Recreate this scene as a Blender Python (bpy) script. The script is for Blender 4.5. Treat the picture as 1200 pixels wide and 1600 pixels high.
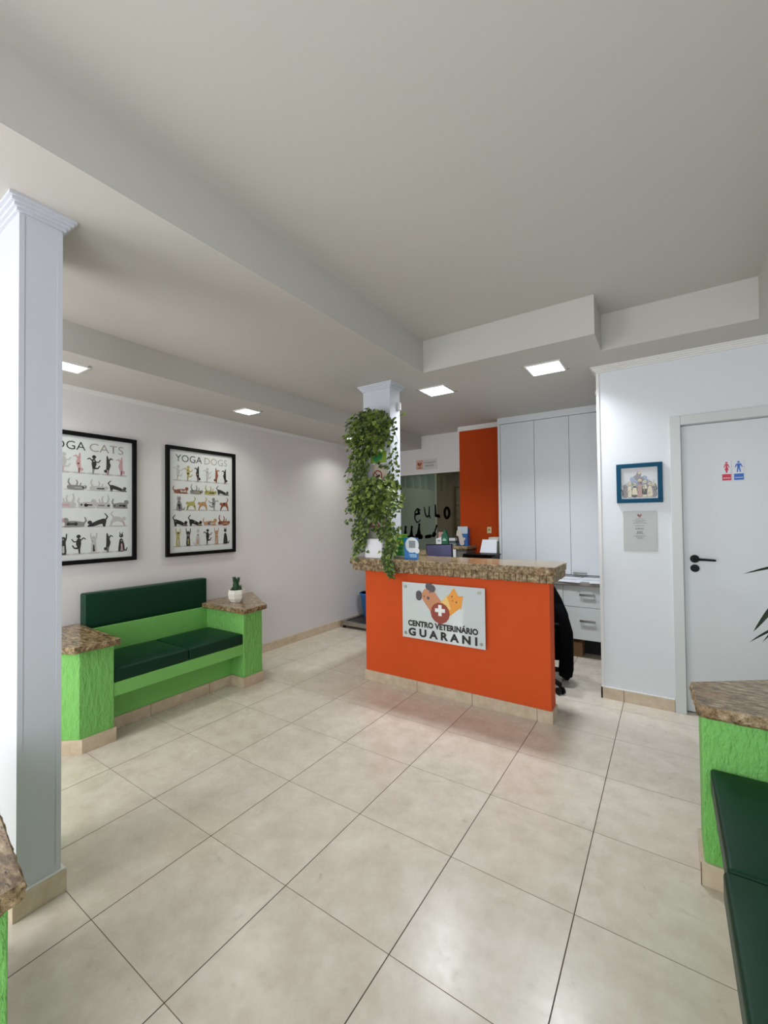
import bpy, bmesh, math, random
from mathutils import Vector, Matrix
random.seed(7)
for o in list(bpy.data.objects): bpy.data.objects.remove(o)
S = bpy.context.scene
COL = S.collection

# ------------------------------------------------------------------ camera
cd = bpy.data.cameras.new('camera'); cam = bpy.data.objects.new('camera', cd); COL.objects.link(cam)
yaw, pitch, roll = 0.5878, 0.0182, -0.0106
Fv = Vector((-math.sin(yaw)*math.cos(pitch), math.cos(yaw)*math.cos(pitch), math.sin(pitch)))
Rv = Vector((math.cos(yaw), math.sin(yaw), 0)); Uv = Rv.cross(Fv)
R2 = Rv*math.cos(roll)+Uv*math.sin(roll); U2 = -Rv*math.sin(roll)+Uv*math.cos(roll)
M = Matrix((R2, U2, -Fv)).transposed().to_4x4(); M.translation = Vector((1.211, -0.668, 1.362))
cam.matrix_world = M
cd.sensor_fit = 'HORIZONTAL'; cd.sensor_width = 36.0; cd.lens = 36*663.4/1200; cd.clip_start = 0.02
S.camera = cam

# ------------------------------------------------------------------ light
S.view_settings.view_transform = 'Standard'; S.view_settings.look = 'None'
S.view_settings.gamma = 1; S.view_settings.use_curve_mapping = False
S.view_settings.exposure = 0.12
W = bpy.data.worlds.new('sky'); S.world = W; W.use_nodes = True
bgn = W.node_tree.nodes['Background']; bgn.inputs[0].default_value = (0.78, 0.88, 1.0, 1); bgn.inputs[1].default_value = 1.0

def area(name, loc, rot, sx, sy, power, col):
    l = bpy.data.lights.new(name, 'AREA'); l.shape = 'RECTANGLE'; l.size = sx; l.size_y = sy
    l.energy = power; l.color = col
    o = bpy.data.objects.new(name, l); COL.objects.link(o); o.location = loc; o.rotation_euler = rot
    return o
H = math.pi/2
# daylight through the shop front behind the camera (two glazed openings) and the side window of the back room
area('daylight_shopfront', (0.95, -1.93, 1.25), (H, 0, 0), 2.1, 2.2, 47, (0.94, 0.965, 1.0))
area('daylight_side_window', (-1.45, -1.93, 1.30), (H, 0, 0), 1.4, 1.9, 54, (0.99, 0.985, 0.98))
# the ceiling panels' own light
for i, (x, y, z, p) in enumerate([(-0.475, 2.73, 2.495, 12), (0.46, 2.70, 2.495, 12), (-1.86, 0.43, 2.32, 2.2), (-1.86, 1.78, 2.32, 3.2), (-1.86, 3.35, 2.32, 3.2)]):
    l = area('ceiling_lamp_light', (x, y, z), (0, 0, 0), 0.2, 0.2, p, (0.88, 0.95, 1.0) if i < 2 else (0.97, 1.0, 0.88)); l.data.spread = 2.3

area('daylight_back_window', (-2.52, 5.88, 2.03), (0, -H, 0), 0.36, 1.7, 20, (0.95, 1.0, 0.97))
area('back_room_fill_light', (-1.2, 5.7, 2.49), (0, 0, 0), 0.25, 0.25, 12, (1.0, 0.98, 0.88))  # unseen fill light behind the header, added to brighten the back room
# ------------------------------------------------------------------ materials
def lin(c):
    return tuple(((v/255)/12.92 if v/255 <= 0.04045 else ((v/255+0.055)/1.055)**2.4) for v in c)+(1,)
class NT:
    def __init__(s, name):
        s.m = bpy.data.materials.new(name); s.m.use_nodes = True; s.t = s.m.node_tree; s.n = s.t.nodes
        s.b = s.n['Principled BSDF']; s.out = s.n['Material Output']
    def add(s, typ, **kw):
        n = s.n.new(typ)
        for k, v in kw.items(): setattr(n, k, v)
        return n
    def link(s, a, b): s.t.links.new(a, b)
    def coord(s): return s.add('ShaderNodeTexCoord').outputs['Object']
    def noise(s, scale, detail=4, rough=0.5, vec=None, out='Fac'):
        n = s.add('ShaderNodeTexNoise'); n.inputs['Scale'].default_value = scale; n.inputs['Detail'].default_value = detail
        n.inputs['Roughness'].default_value = rough
        s.link(vec or s.coord(), n.inputs['Vector']); return n.outputs[out]
    def ramp(s, fac, stops):
        r = s.add('ShaderNodeValToRGB'); e = r.color_ramp.elements
        while len(e) < len(stops): e.new(0.5)
        for el, (p, c) in zip(e, stops): el.position = p; el.color = c
        s.link(fac, r.inputs[0]); return r.outputs[0]
    def mix(s, fac, a, b, typ='MIX'):
        n = s.add('ShaderNodeMix', data_type='RGBA', blend_type=typ)
        for v, i in ((fac, 0), (a, 6), (b, 7)):
            if hasattr(v, 'links'): s.link(v, n.inputs[i])
            else: n.inputs[i].default_value = v
        return n.outputs[2]
    def math(s, op, a, b=0.0, c=0.0):
        n = s.add('ShaderNodeMath', operation=op)
        for i, v in enumerate((a, b, c)):
            if hasattr(v, 'links'): s.link(v, n.inputs[i])
            else: n.inputs[i].default_value = v
        return n.outputs[0]
    def bump(s, h, strength, dist=0.01):
        n = s.add('ShaderNodeBump'); n.inputs['Strength'].default_value = strength; n.inputs['Distance'].default_value = dist
        s.link(h, n.inputs['Height']); s.link(n.outputs[0], s.b.inputs['Normal'])
MC = {}
def mat(name, c, rough=0.5, var=0.0, vscale=6, bump=0.0, bscale=60, bdist=0.004, metal=0.0, spec=0.5, emit=None, es=1.0, coat=0.0):
    if name in MC: return MC[name]
    k = NT(name); col = lin(c)
    k.b.inputs['Base Color'].default_value = col; k.b.inputs['Roughness'].default_value = rough
    k.b.inputs['Metallic'].default_value = metal; k.b.inputs['Specular IOR Level'].default_value = spec
    k.b.inputs['Coat Weight'].default_value = coat
    if var:
        f = k.noise(vscale, 4)
        a = tuple(v*(1-var) for v in col[:3])+(1,); b = tuple(min(1, v*(1+var)) for v in col[:3])+(1,)
        k.link(k.mix(f, a, b), k.b.inputs['Base Color'])
    if bump:
        mp = k.add('ShaderNodeMapping'); k.link(k.coord(), mp.inputs[0]); mp.inputs['Scale'].default_value = (1, 1, .4 if bdist > .015 else 1)
        k.bump(k.noise(bscale, 5, 0.6, mp.outputs[0]), bump, bdist)
    if emit:
        k.b.inputs['Emission Color'].default_value = lin(emit); k.b.inputs['Emission Strength'].default_value = es
    MC[name] = k.m; return k.m

WALL = mat('wall_paint', (214, 210, 211), 0.55, 0.015, 2, 0.25, 45, 0.004)
COLP = mat('column_paint', (201, 203, 211), 0.5, 0.01, 3, 0.12, 30, 0.003)
WHITE = mat('white_paint', (218, 221, 225), 0.5, 0.01, 3, 0.12, 30, 0.003)
CEIL = mat('ceiling_paint', (193, 190, 184), 0.7, 0.012, 1.5)
TRIMW = mat('white_plaster', (222, 220, 218), 0.5)
GREEN = mat('green_textured_paint', (121, 190, 97), 0.65, 0.05, 8, 1.0, 42, 0.018)
GREENS = mat('green_smooth_paint', (121, 190, 97), 0.6, 0.04, 8, 0.3, 40, 0.006)
ORANGE = mat('orange_textured_paint', (210, 84, 38), 0.65, 0.05, 7, 0.4, 40, 0.006, spec=.15)
ORANGEW = mat('orange_wall_paint', (176, 66, 22), 0.7, 0.03, 5, spec=.08)
VINYL = mat('dark_green_vinyl', (7, 52, 34), 0.42, 0.06, 9, 0.15, 90, 0.002, spec=.22)
BLACKF = mat('black_frame_lacquer', (10, 10, 11), 0.45, spec=.15)
TEAL = mat('teal_frame_paint', (6, 70, 98), 0.5, 0.04, 20, spec=.15)
PRINT = mat('print_paper', (205, 208, 208), 0.35)
LAC = mat('white_laminate', (216, 219, 222), 0.35, 0.01, 3, spec=.35)
LACG = mat('grey_white_laminate', (206, 209, 208), 0.4, spec=.35)
METAL = mat('brushed_metal', (170, 170, 165), 0.3, metal=1.0)
BLACK = mat('black_plastic', (10, 10, 12), 0.45, spec=.2)
CLOTH = mat('black_cloth', (6, 6, 9), 0.95, 0.1, 20, 0.4, 60, spec=.1)
PAPER = mat('white_paper', (228, 230, 236), 0.6)
DARK = mat('dark_gap', (30, 28, 26), 0.8)
WOOD = mat('brown_board', (128, 96, 62), 0.6, 0.1, 12)

def tile_floor():
    k = NT('floor_tiles')
    g = k.add('ShaderNodeNewGeometry'); sp = k.add('ShaderNodeSeparateXYZ'); k.link(g.outputs['Position'], sp.inputs[0])
    T = 0.46
    def edge(v, w):
        f = k.math('FRACT', k.math('DIVIDE', v, T)); d = k.math('ABSOLUTE', k.math('SUBTRACT', f, 0.5))
        return k.math('GREATER_THAN', d, 0.5-w/T)
    gx = edge(sp.outputs[0], 0.0018); gy = edge(sp.outputs[1], 0.0012)
    fx = k.math('FLOOR', k.math('DIVIDE', sp.outputs[0], T)); fy = k.math('FLOOR', k.math('DIVIDE', sp.outputs[1], T))
    cv = k.add('ShaderNodeCombineXYZ'); k.link(fx, cv.inputs[0]); k.link(fy, cv.inputs[1])
    wn = k.add('ShaderNodeTexWhiteNoise'); k.link(cv.outputs[0], wn.inputs['Vector'])
    off = k.add('ShaderNodeVectorMath', operation='MULTIPLY_ADD'); k.link(wn.outputs['Color'], off.inputs[0]); off.inputs[1].default_value = (9, 9, 9)
    k.link(g.outputs['Position'], off.inputs[2])
    n1 = k.noise(9, 7, 0.66, off.outputs[0]); n2 = k.noise(28, 4, 0.6, off.outputs[0])
    base = k.ramp(n1, [(0.30, lin((200, 188, 173))), (0.5, lin((211, 201, 187))), (0.70, lin((221, 212, 200)))])
    base = k.mix(k.ramp(n2, [(0.58, (0, 0, 0, 1)), (0.72, (0.35, 0.35, 0.35, 1))]), base, lin((158, 144, 130)))
    base = k.mix(k.math('MULTIPLY', wn.outputs['Value'], 0.10), base, lin((176, 164, 146)))
    # yellow stain beside a joint
    st = k.add('ShaderNodeVectorMath', operation='DISTANCE'); k.link(g.outputs['Position'], st.inputs[0]); st.inputs[1].default_value = (-0.50, 0.44, 0)
    sf = k.ramp(st.outputs['Value'], [(0.0, (0.30, 0.30, 0.30, 1)), (0.22, (0, 0, 0, 1))])
    sf = k.math('MULTIPLY', sf, n1)
    base = k.mix(sf, base, lin((190, 172, 92)))
    base = k.mix(gy, base, lin((112, 94, 76))); base = k.mix(gx, base, lin((74, 58, 46)))
    k.link(base, k.b.inputs['Base Color'])
    gg = k.math('MAXIMUM', gx, gy)
    k.link(k.math('MULTIPLY_ADD', gg, 0.5, k.math('MULTIPLY_ADD', n2, 0.12, 0.20)), k.b.inputs['Roughness'])
    k.bump(k.math('SUBTRACT', k.math('MULTIPLY', n2, 0.05), gg), 0.3, 0.001)
    return k.m
FLOOR = tile_floor()
def skirt_mat():
    k = NT('beige_tile_skirting')
    n = k.noise(14, 5, 0.6)
    k.link(k.ramp(n, [(0.3, lin((186, 166, 140))), (0.7, lin((212, 196, 174)))]), k.b.inputs['Base Color'])
    k.b.inputs['Roughness'].default_value = 0.35; return k.m
SKIRT = skirt_mat()
GROUT = mat('brown_joint', (120, 96, 74), 0.8)
def granite(name, rough, stretch):
    k = NT(name)
    mp = k.add('ShaderNodeMapping'); k.link(k.coord(), mp.inputs[0]); mp.inputs['Scale'].default_value = stretch
    n1 = k.noise(38, 6, 0.7, mp.outputs[0]); n2 = k.noise(110, 3, 0.6, mp.outputs[0]); n3 = k.noise(9, 3, 0.5, mp.outputs[0])
    c = k.ramp(n1, [(0.34, lin((64, 48, 32))), (0.46, lin((124, 102, 70))), (0.56, lin((160, 138, 104))), (0.68, lin((196, 178, 146)))])
    c = k.mix(k.ramp(n2, [(0.58, (0, 0, 0, 1)), (0.68, (1, 1, 1, 1))]), c, lin((44, 32, 24)))
    c = k.mix(k.ramp(n3, [(0.55, (0, 0, 0, 1)), (0.75, (0.4, 0.4, 0.4, 1))]), c, lin((150, 104, 62)))
    k.link(c, k.b.inputs['Base Color']); k.b.inputs['Roughness'].default_value = rough
    if rough > 0.3: k.bump(n1, 0.8, 0.006)
    return k.m
GRAN = granite('polished_granite', 0.16, (.45, 1.4, 1)); GRANR = granite('rough_granite_edge', 0.5, (1, 1, 1))
def glass(name, c, gloss, diff):
    k = NT(name); tr = k.add('ShaderNodeBsdfTransparent'); tr.inputs[0].default_value = lin(c)
    gl = k.add('ShaderNodeBsdfGlossy'); gl.inputs['Roughness'].default_value = 0.03
    df = k.add('ShaderNodeBsdfDiffuse'); df.inputs[0].default_value = lin(diff)
    m1 = k.add('ShaderNodeMixShader'); m1.inputs[0].default_value = gloss; k.link(tr.outputs[0], m1.inputs[1]); k.link(gl.outputs[0], m1.inputs[2])
    m2 = k.add('ShaderNodeMixShader'); m2.inputs[0].default_value = 0.18; k.link(m1.outputs[0], m2.inputs[1]); k.link(df.outputs[0], m2.inputs[2])
    k.link(m2.outputs[0], k.out.inputs[0]); return k.m
GLASSG = glass('green_tinted_glass', (190, 205, 192), 0.10, (110, 128, 112))
GLASSB = glass('bronze_tinted_glass', (180, 175, 145), 0.06, (88, 80, 54))
GLASSC = glass('clear_picture_glass', (250, 250, 250), 0.06, (200, 200, 200))
GLOW = mat('lamp_diffuser', (255, 255, 255), 0.5, emit=(250, 253, 255), es=6.0)
LEAFS = [mat('leaf_olive', (92, 112, 44), 0.45, 0.2, 30), mat('leaf_dark', (56, 78, 30), 0.5, 0.2, 30), mat('leaf_bright', (126, 148, 66), 0.5, 0.2, 30)]
STEM = mat('green_stem', (92, 112, 52), 0.6)

# ------------------------------------------------------------------ builders
ORG = {}
def org(p): return ORG.get(p.name, Vector((0, 0, 0))) if p else Vector((0, 0, 0))
def tag(o, label=None, cat=None, group=None, kind=None):
    if label: o['label'] = label
    if cat: o['category'] = cat
    if group: o['group'] = group
    if kind: o['kind'] = kind
    return o
def thing(name, label, cat, loc=(0, 0, 0), group=None, kind=None):
    o = bpy.data.objects.new(name, None); COL.objects.link(o); o.location = loc; o.empty_display_size = 0.05
    ORG[o.name] = Vector(loc); return tag(o, label, cat, group, kind)
def obj(name, bm, m, parent=None, bevel=0, smooth=False, seg=2, label=None, at=None):
    """bmesh given in world coordinates -> one object (origin: parent's origin or `at`)."""
    o0 = Vector(at) if at is not None else (org(parent) if parent else Vector((0, 0, 0)))
    bmesh.ops.recalc_face_normals(bm, faces=bm.faces)
    bmesh.ops.translate(bm, verts=bm.verts, vec=-o0)
    me = bpy.data.meshes.new(name); bm.to_mesh(me); bm.free()
    for mm in (m if isinstance(m, (list, tuple)) else [m]): me.materials.append(mm)
    if smooth:
        for p in me.polygons: p.use_smooth = True
    o = bpy.data.objects.new(name, me); COL.objects.link(o)
    if parent: o.parent = parent; o.location = o0-org(parent)
    else: o.location = o0
    ORG[o.name] = o0.copy()
    if bevel:
        b = o.modifiers.new('bevel', 'BEVEL'); b.width = bevel; b.segments = seg; b.limit_method = 'ANGLE'; b.angle_limit = 0.6
    if label: o['label'] = label
    return o
def BM(): return bmesh.new()
def box(bm, x0, x1, y0, y1, z0, z1, mi=0):
    v = [bm.verts.new((x, y, z)) for x in (x0, x1) for y in (y0, y1) for z in (z0, z1)]
    for f in ((0, 1, 3, 2), (4, 6, 7, 5), (0, 4, 5, 1), (2, 3, 7, 6), (0, 2, 6, 4), (1, 5, 7, 3)):
        bm.faces.new([v[i] for i in f]).material_index = mi
    return v
def bxo(name, b, m, parent=None, bevel=0, **kw):
    bm = BM(); box(bm, *b); return obj(name, bm, m, parent, bevel, **kw)
def prism(bm, pts, z0, z1, mi=0):
    lo = [bm.verts.new((x, y, z0)) for x, y in pts]; hi = [bm.verts.new((x, y, z1)) for x, y in pts]; n = len(pts)
    bm.faces.new(lo[::-1]).material_index = mi; bm.faces.new(hi).material_index = mi
    for i in range(n): bm.faces.new([lo[i], lo[(i+1) % n], hi[(i+1) % n], hi[i]]).material_index = mi
def tube(bm, pts, rad, seg=8, mi=0, caps=True):
    pts = [Vector(p) for p in pts]; rs = rad if isinstance(rad, (list, tuple)) else [rad]*len(pts); rings = []
    for i, p in enumerate(pts):
        d = (pts[min(i+1, len(pts)-1)]-pts[max(i-1, 0)]).normalized()
        a = d.cross(Vector((0, 0, 1)));  a = a if a.length > 1e-3 else Vector((1, 0, 0)); a.normalize(); b = d.cross(a)
        rings.append([bm.verts.new(p+rs[i]*(a*math.cos(t)+b*math.sin(t))) for t in [2*math.pi*k/seg for k in range(seg)]])
    for r0, r1 in zip(rings, rings[1:]):
        for k in range(seg):
            bm.faces.new([r0[k], r0[(k+1) % seg], r1[(k+1) % seg], r1[k]]).material_index = mi
    if caps:
        bm.faces.new(rings[0][::-1]).material_index = mi; bm.faces.new(rings[-1]).material_index = mi
def lathe(bm, c, prof, seg=24, mi=0, caps=True, rot=0):
    tube(bm, [(c[0], c[1], c[2]+z) for r, z in prof], [r for r, z in prof], seg, mi, caps)
ZC = [0]
class Face:
    """local frame on a surface: u right, v up, n out of the surface"""
    def __init__(s, o, u, v, n): s.o, s.u, s.v, s.n = Vector(o), Vector(u), Vector(v), Vector(n)
    def p(s, u, v, d=0): return s.o+s.u*u+s.v*v+s.n*d
    def poly(s, bm, pts, d, th=0.0004, mi=0):
        ZC[0] = (ZC[0]+1) % 24; d = d+ZC[0]*2e-5
        lo = [bm.verts.new(s.p(u, v, d-th)) for u, v in pts]; hi = [bm.verts.new(s.p(u, v, d)) for u, v in pts]; n = len(pts)
        bm.faces.new(hi).material_index = mi; bm.faces.new(lo[::-1]).material_index = mi
        for i in range(n): bm.faces.new([lo[i], lo[(i+1) % n], hi[(i+1) % n], hi[i]]).material_index = mi
    def rect(s, bm, u0, u1, v0, v1, d, th=0.0004, mi=0): s.poly(bm, [(u0, v0), (u1, v0), (u1, v1), (u0, v1)], d, th, mi)
    def disc(s, bm, u, v, r, d, mi=0, ry=None, th=0.0004, seg=14, ang=0):
        ry = ry or r; ca, sa = math.cos(ang), math.sin(ang)
        s.poly(bm, [(u+r*math.cos(t)*ca-ry*math.sin(t)*sa, v+r*math.cos(t)*sa+ry*math.sin(t)*ca) for t in [2*math.pi*k/seg for k in range(seg)]], d, th, mi)
    def stroke(s, bm, pts, d, mi=0, th=0.0004):
        """pts: (u,v,r) fat line"""
        for a, b in zip(pts, pts[1:]):
            dx, dy = b[0]-a[0], b[1]-a[1]; L = math.hypot(dx, dy) or 1; nx, ny = -dy/L, dx/L
            s.poly(bm, [(a[0]-nx*a[2], a[1]-ny*a[2]), (b[0]-nx*b[2], b[1]-ny*b[2]), (b[0]+nx*b[2], b[1]+ny*b[2]), (a[0]+nx*a[2], a[1]+ny*a[2])], d, th, mi)
        for a in pts: s.disc(bm, a[0], a[1], a[2], d, mi, th=th, seg=9)
    def box(s, bm, u0, u1, v0, v1, d0, d1, mi=0): s.poly(bm, [(u0, v0), (u1, v0), (u1, v1), (u0, v1)], d1, d1-d0, mi)
def text(name, body, fr, u, v, width, height, d, m, parent, bold=0.0, space=1.0, depth=0.0006):
    """flat letters, lower left at (u, v), stretched to width x height"""
    cu = bpy.data.curves.new('tmp', 'FONT'); cu.body = body; cu.size = 1; cu.offset = bold; cu.space_character = space
    cu.resolution_u = 3
    to = bpy.data.objects.new('tmp', cu); COL.objects.link(to)
    dg = bpy.context.evaluated_depsgraph_get(); me = bpy.data.meshes.new_from_object(to.evaluated_get(dg))
    bpy.data.objects.remove(to)
    xs = [q.co.x for q in me.vertices]; ys = [q.co.y for q in me.vertices]
    sx = width/(max(xs)-min(xs)); sy = height/(max(ys)-min(ys)); x0, y0 = min(xs), min(ys)
    for q in me.vertices: q.co = fr.p(u+(q.co.x-x0)*sx, v+(q.co.y-y0)*sy, d)
    bm = BM(); bm.from_mesh(me); bpy.data.meshes.remove(me)
    bmesh.ops.dissolve_limit(bm, angle_limit=0.01, verts=bm.verts, edges=bm.edges)
    return obj(name, bm, m, parent)
def copy_tree(o, parent=None):
    c = o.copy(); COL.objects.link(c); c.parent = parent; ORG[c.name] = org(o)
    for ch in list(o.children): copy_tree(ch, c)
    return c

# ================================================================== SETTING
XL, XR, YF, YB = -2.30, 2.20, -1.75, 7.0
ZL, ZH, ZS = 2.51, 2.76, 2.335
def st(name, bm, m, **kw): return tag(obj(name, bm, m, **kw), kind='structure')
bm = BM(); box(bm, XL-.15, XR+.15, YF-.15, YB+.15, -.1, 0); st('floor', bm, FLOOR)
bm = BM()                                                   # ceiling with its recess and soffits
box(bm, XL-.15, XR+.15, YF-.15, YB+.15, ZH, ZH+.12)
box(bm, -1.60, -0.355, YF-.15, YB+.15, ZL, ZH)
box(bm, XL-.15, -1.60, YF-.15, YB+.15, ZS, ZH)
box(bm, -0.355, 0.855, 2.26, YB+.15, ZL, ZH)
box(bm, 0.855, 1.68, 2.59, YB+.15, ZL, ZH)
box(bm, 1.68, XR+.15, YF-.15, YB+.15, ZL, ZH)
st('ceiling', bm, CEIL)
# left wall with the high glass-block window of the back room
WY0, WY1, WZ0, WZ1 = 5.0, 6.75, 1.86, 2.2
bm = BM(); box(bm, XL-.15, XL, YF-.15, WY0, 0, ZS); box(bm, XL-.15, XL, WY1, YB+.15, 0, ZS)
box(bm, XL-.15, XL, WY0, WY1, 0, WZ0); box(bm, XL-.15, XL, WY0, WY1, WZ1, ZS)
st('wall_left', bm, WALL)
bm = BM(); box(bm, XR, XR+.15, YF-.15, YB+.15, 0, ZL); st('wall_right', bm, WHITE)
bm = BM(); box(bm, XL, XR, YB, YB+.15, 0, ZL); st('wall_back', bm, mat('beige_wall', (150, 138, 108), 0.6))
# shop front behind the camera, two openings
bm = BM(); y0, y1 = YF-.15, YF
box(bm, XL, -2.15, y0, y1, 0, ZL); box(bm, -2.15, -0.75, y0, y1, 0, 0.35); box(bm, -2.15, -0.75, y0, y1, 2.25, ZL)
box(bm, -0.75, -0.10, y0, y1, 0, ZL); box(bm, -0.10, 2.0, y0, y1, 2.35, ZL); box(bm, 2.0, XR, y0, y1, 0, ZL)
st('wall_front', bm, WALL)
def window_frame(name, x0, x1, z0, z1, nx, nz):
    b = BM(); t = .025
    for i in range(nx+1): x = x0+(x1-x0)*i/nx; box(b, max(x0, x-t), min(x1, x+t), YF-.10, YF-.05, z0, z1)
    for i in range(nz+1): z = z0+(z1-z0)*i/nz; box(b, x0, x1, YF-.101, YF-.049, max(z0, z-t), min(z1, z+t))
    st(name, b, TRIMW)
window_frame('window_1', -2.15, -0.75, 0.35, 2.25, 2, 2)
window_frame('window_2', -0.10, 2.0, 0, 2.35, 3, 1)
# white partition with the door
PY = 2.94
bm = BM(); box(bm, 0.782, 1.29, PY, PY+.15, 0, ZL); box(bm, 1.29, 2.13, PY, PY+.15, 2.02, ZL); box(bm, 2.13, XR, PY, PY+.15, 0, ZL)
st('wall_partition', bm, WHITE)
bxo('wall_reception', (0.98, 1.1, PY+.15, 4.72, 0, ZL), WHITE); bpy.data.objects['wall_reception']['kind'] = 'structure'
# orange pier and the wall behind the cupboards
bm = BM(); box(bm, -0.95, -0.395, 4.30, 4.62, 0, ZL); st('wall_orange', bm, ORANGEW)
bm = BM(); box(bm, -0.395, 0.98, 4.52, 4.62, 0, ZL); st('wall_cupboard', bm, WALL)
# header above the glass front of the back room
bm = BM(); box(bm, XL, -0.95, 4.50, 4.62, 2.0, ZL)
box(bm, -0.972, -0.95, 4.30, 4.50, 2.0, ZL)
st('wall_header', bm, WALL)
bm = BM(); box(bm, XL, -0.95, 4.495, 4.63, 1.985, 2.003); st('trim_1', bm, TRIMW)
# glass front: two leaves with film letters and pet silhouettes
g = thing('glass_partition', 'green and bronze tinted glass front under the white header left of the orange wall', 'glass wall', (-1.6, 4.55, 0))
bxo('glass_leaf', (XL+.01, -1.425, 4.545, 4.553, 0.02, 1.985), GLASSG, g, label='greenish glass leaf')
bxo('glass_leaf', (-1.39, -0.955, 4.545, 4.553, 0.02, 1.985), GLASSB, g, label='bronze brown glass leaf')
bxo('glass_joint', (-1.425, -1.39, 4.540, 4.558, 0.02, 1.985), mat('glass_edge', (120, 128, 110), 0.3), g)
FILM = mat('black_film', (6, 7, 6), 0.9, spec=0.0)
F = Face((0, 4.538, 0), (1, 0, 0), (0, 0, 1), (0, -1, 0))
b = BM()
for cx, cy, w, hh in ((-1.70, 1.37, .07, .18),):
    F.stroke(b, [(cx+.045, cy+.12, .008), (cx+.005, cy+.145, .009), (cx-.035, cy+.10, .009), (cx-.04, cy+.0, .008), (cx-.01, cy-.05, .008), (cx+.03, cy-.04, .007), (cx+.045, cy-.01, .006)], 0)
    F.stroke(b, [(cx-.03, cy+.06, .012), (cx+.03, cy+.075, .018), (cx+.015, cy+.115, .014)], 0)
F.stroke(b, [(-1.590, 1.53, .006), (-1.568, 1.42, .008), (-1.540, 1.39, .009), (-1.515, 1.42, .008), (-1.508, 1.535, .007)], 0); F.stroke(b, [(-1.512, 1.42, .008), (-1.498, 1.38, .008)], 0)
F.stroke(b, [(-1.415, 1.555, .010), (-1.412, 1.405, .014), (-1.355, 1.39, .012)], 0); F.stroke(b, [(-1.39, 1.415, .016), (-1.362, 1.412, .012)], 0)
pts = [(-1.245+.034*math.cos(t), 1.445+.070*math.sin(t), .017) for t in [k*math.pi/8 for k in range(17)]]; F.stroke(b, pts, 0)
obj('film_lettering', b, FILM, g)
b = BM()
for x, z, s in ((-1.90, 1.14, .9), (-1.80, 1.13, 1.0), (-1.68, 1.15, 1.1)):
    F.stroke(b, [(x-.025*s, z-.02, .028*s), (x+.025*s, z-.03, .034*s)], 0); F.stroke(b, [(x, z, .03*s), (x+.005, z+.09*s, .012), (x+.01, z+.13*s, .016)], 0)
F.stroke(b, [(-1.56, 1.12, .024), (-1.50, 1.13, .024)], 0); F.stroke(b, [(-1.45, 1.14, .026), (-1.435, 1.16, .030)], 0); F.stroke(b, [(-1.435, 1.18, .009), (-1.41, 1.24, .010), (-1.40, 1.275, .014)], 0)
obj('film_pet_silhouettes', b, FILM, g)
# glass blocks of the high window
b = BM(); n = 7
for i in range(n+1): y = WY0+(WY1-WY0)*i/n; box(b, XL-.10, XL-.005, y-.016, y+.016, WZ0, WZ1)
box(b, XL-.10, XL-.01, WY0, WY1, WZ0, WZ0+.02); box(b, XL-.10, XL-.01, WY0, WY1, WZ1-.02, WZ1)
box(b, XL-.06, XL-.05, WY0, WY1, WZ0, WZ1, 1)
st('window_3', b, [TRIMW, glass('ribbed_block_glass', (120, 140, 125), 0.1, (90, 100, 90))])

# crown mouldings: stepped profile strips
def crown(bm, p0, p1, nrm, ztop, h=.045, dep=.035, steps=4, ext=0):
    p0, p1, nrm = Vector(p0), Vector(p1), Vector(nrm); d = (p1-p0).normalized()
    for k in range(steps):
        a = dep*(k+1)/steps; z0 = ztop-h*(steps-k)/steps; z1 = ztop-h*(steps-k-1)/steps
        e = a if ext else 0
        q0, q1 = p0-d*e, p1+d*e
        x0, x1 = sorted((q0.x, q1.x)); y0, y1 = sorted((q0.y, q1.y))
        if abs(nrm.x) > .5: x0, x1 = sorted((p0.x, p0.x+nrm.x*a))
        else: y0, y1 = sorted((p0.y, p0.y+nrm.y*a))
        box(bm, x0, x1, y0, y1, z0, z1)
b = BM(); crown(b, (XL, YF, 0), (XL, 4.5, 0), (1, 0, 0), ZS, .03, .03, 3); st('trim_2', b, TRIMW)
b = BM(); crown(b, (0.782, PY, 0), (XR, PY, 0), (0, -1, 0), ZL, .045, .04, 4)
for k in range(4):
    a = .04*(k+1)/4; box(b, 0.782-a, 0.782, PY-a, PY+.15, ZL-.045*(4-k)/4, ZL-.045*(3-k)/4)
st('trim_3', b, TRIMW)
b = BM(); crown(b, (-0.95, 4.30, 0), (-0.395, 4.30, 0), (0, -1, 0), ZL, .05, .04, 3); st('trim_4', b, TRIMW)
b = BM(); box(b, 0.776, 0.796, PY-.006, PY, 0.08, ZL-.045); st('trim_5', b, TRIMW)
# skirting tiles
def skirting(bm, x0, x1, y0, y1, h=.08, cuts=()):
    box(bm, x0, x1, y0, y1, 0, h)
b = BM(); box(b, XL, XL+.012, 2.06, 4.5, 0, .085); box(b, XL, XL+.012, YF, 0.1, 0, .085); st('baseboard_left', b, SKIRT, bevel=.002)
b = BM(); box(b, 0.772, 1.232, PY-.012, PY, 0, .083); box(b, .77, .782, PY-.012, PY+.15, 0, .083); box(b, .774, 1.232, PY-.0105, PY, .083, .088, 2); box(b, .920, .924, PY-.0125, PY, 0, .0835, 1)
st('baseboard_partition', b, [SKIRT, GROUT, TRIMW])

# columns
def column(name, x0, x1, y0, y1, z0, skirt):
    b = BM(); box(b, x0, x1, y0, y1, z0, ZL)
    for k in range(4):
        a = .036*(k+1)/4; box(b, x0-a, x1+a, y0-a, y1+a, ZL-.045*(4-k)/4, ZL-.045*(3-k)/4)
    return st(name, b, COLP)
column('wall_column', -1.02, -0.676, -0.144, -0.014, 0, True)
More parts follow.
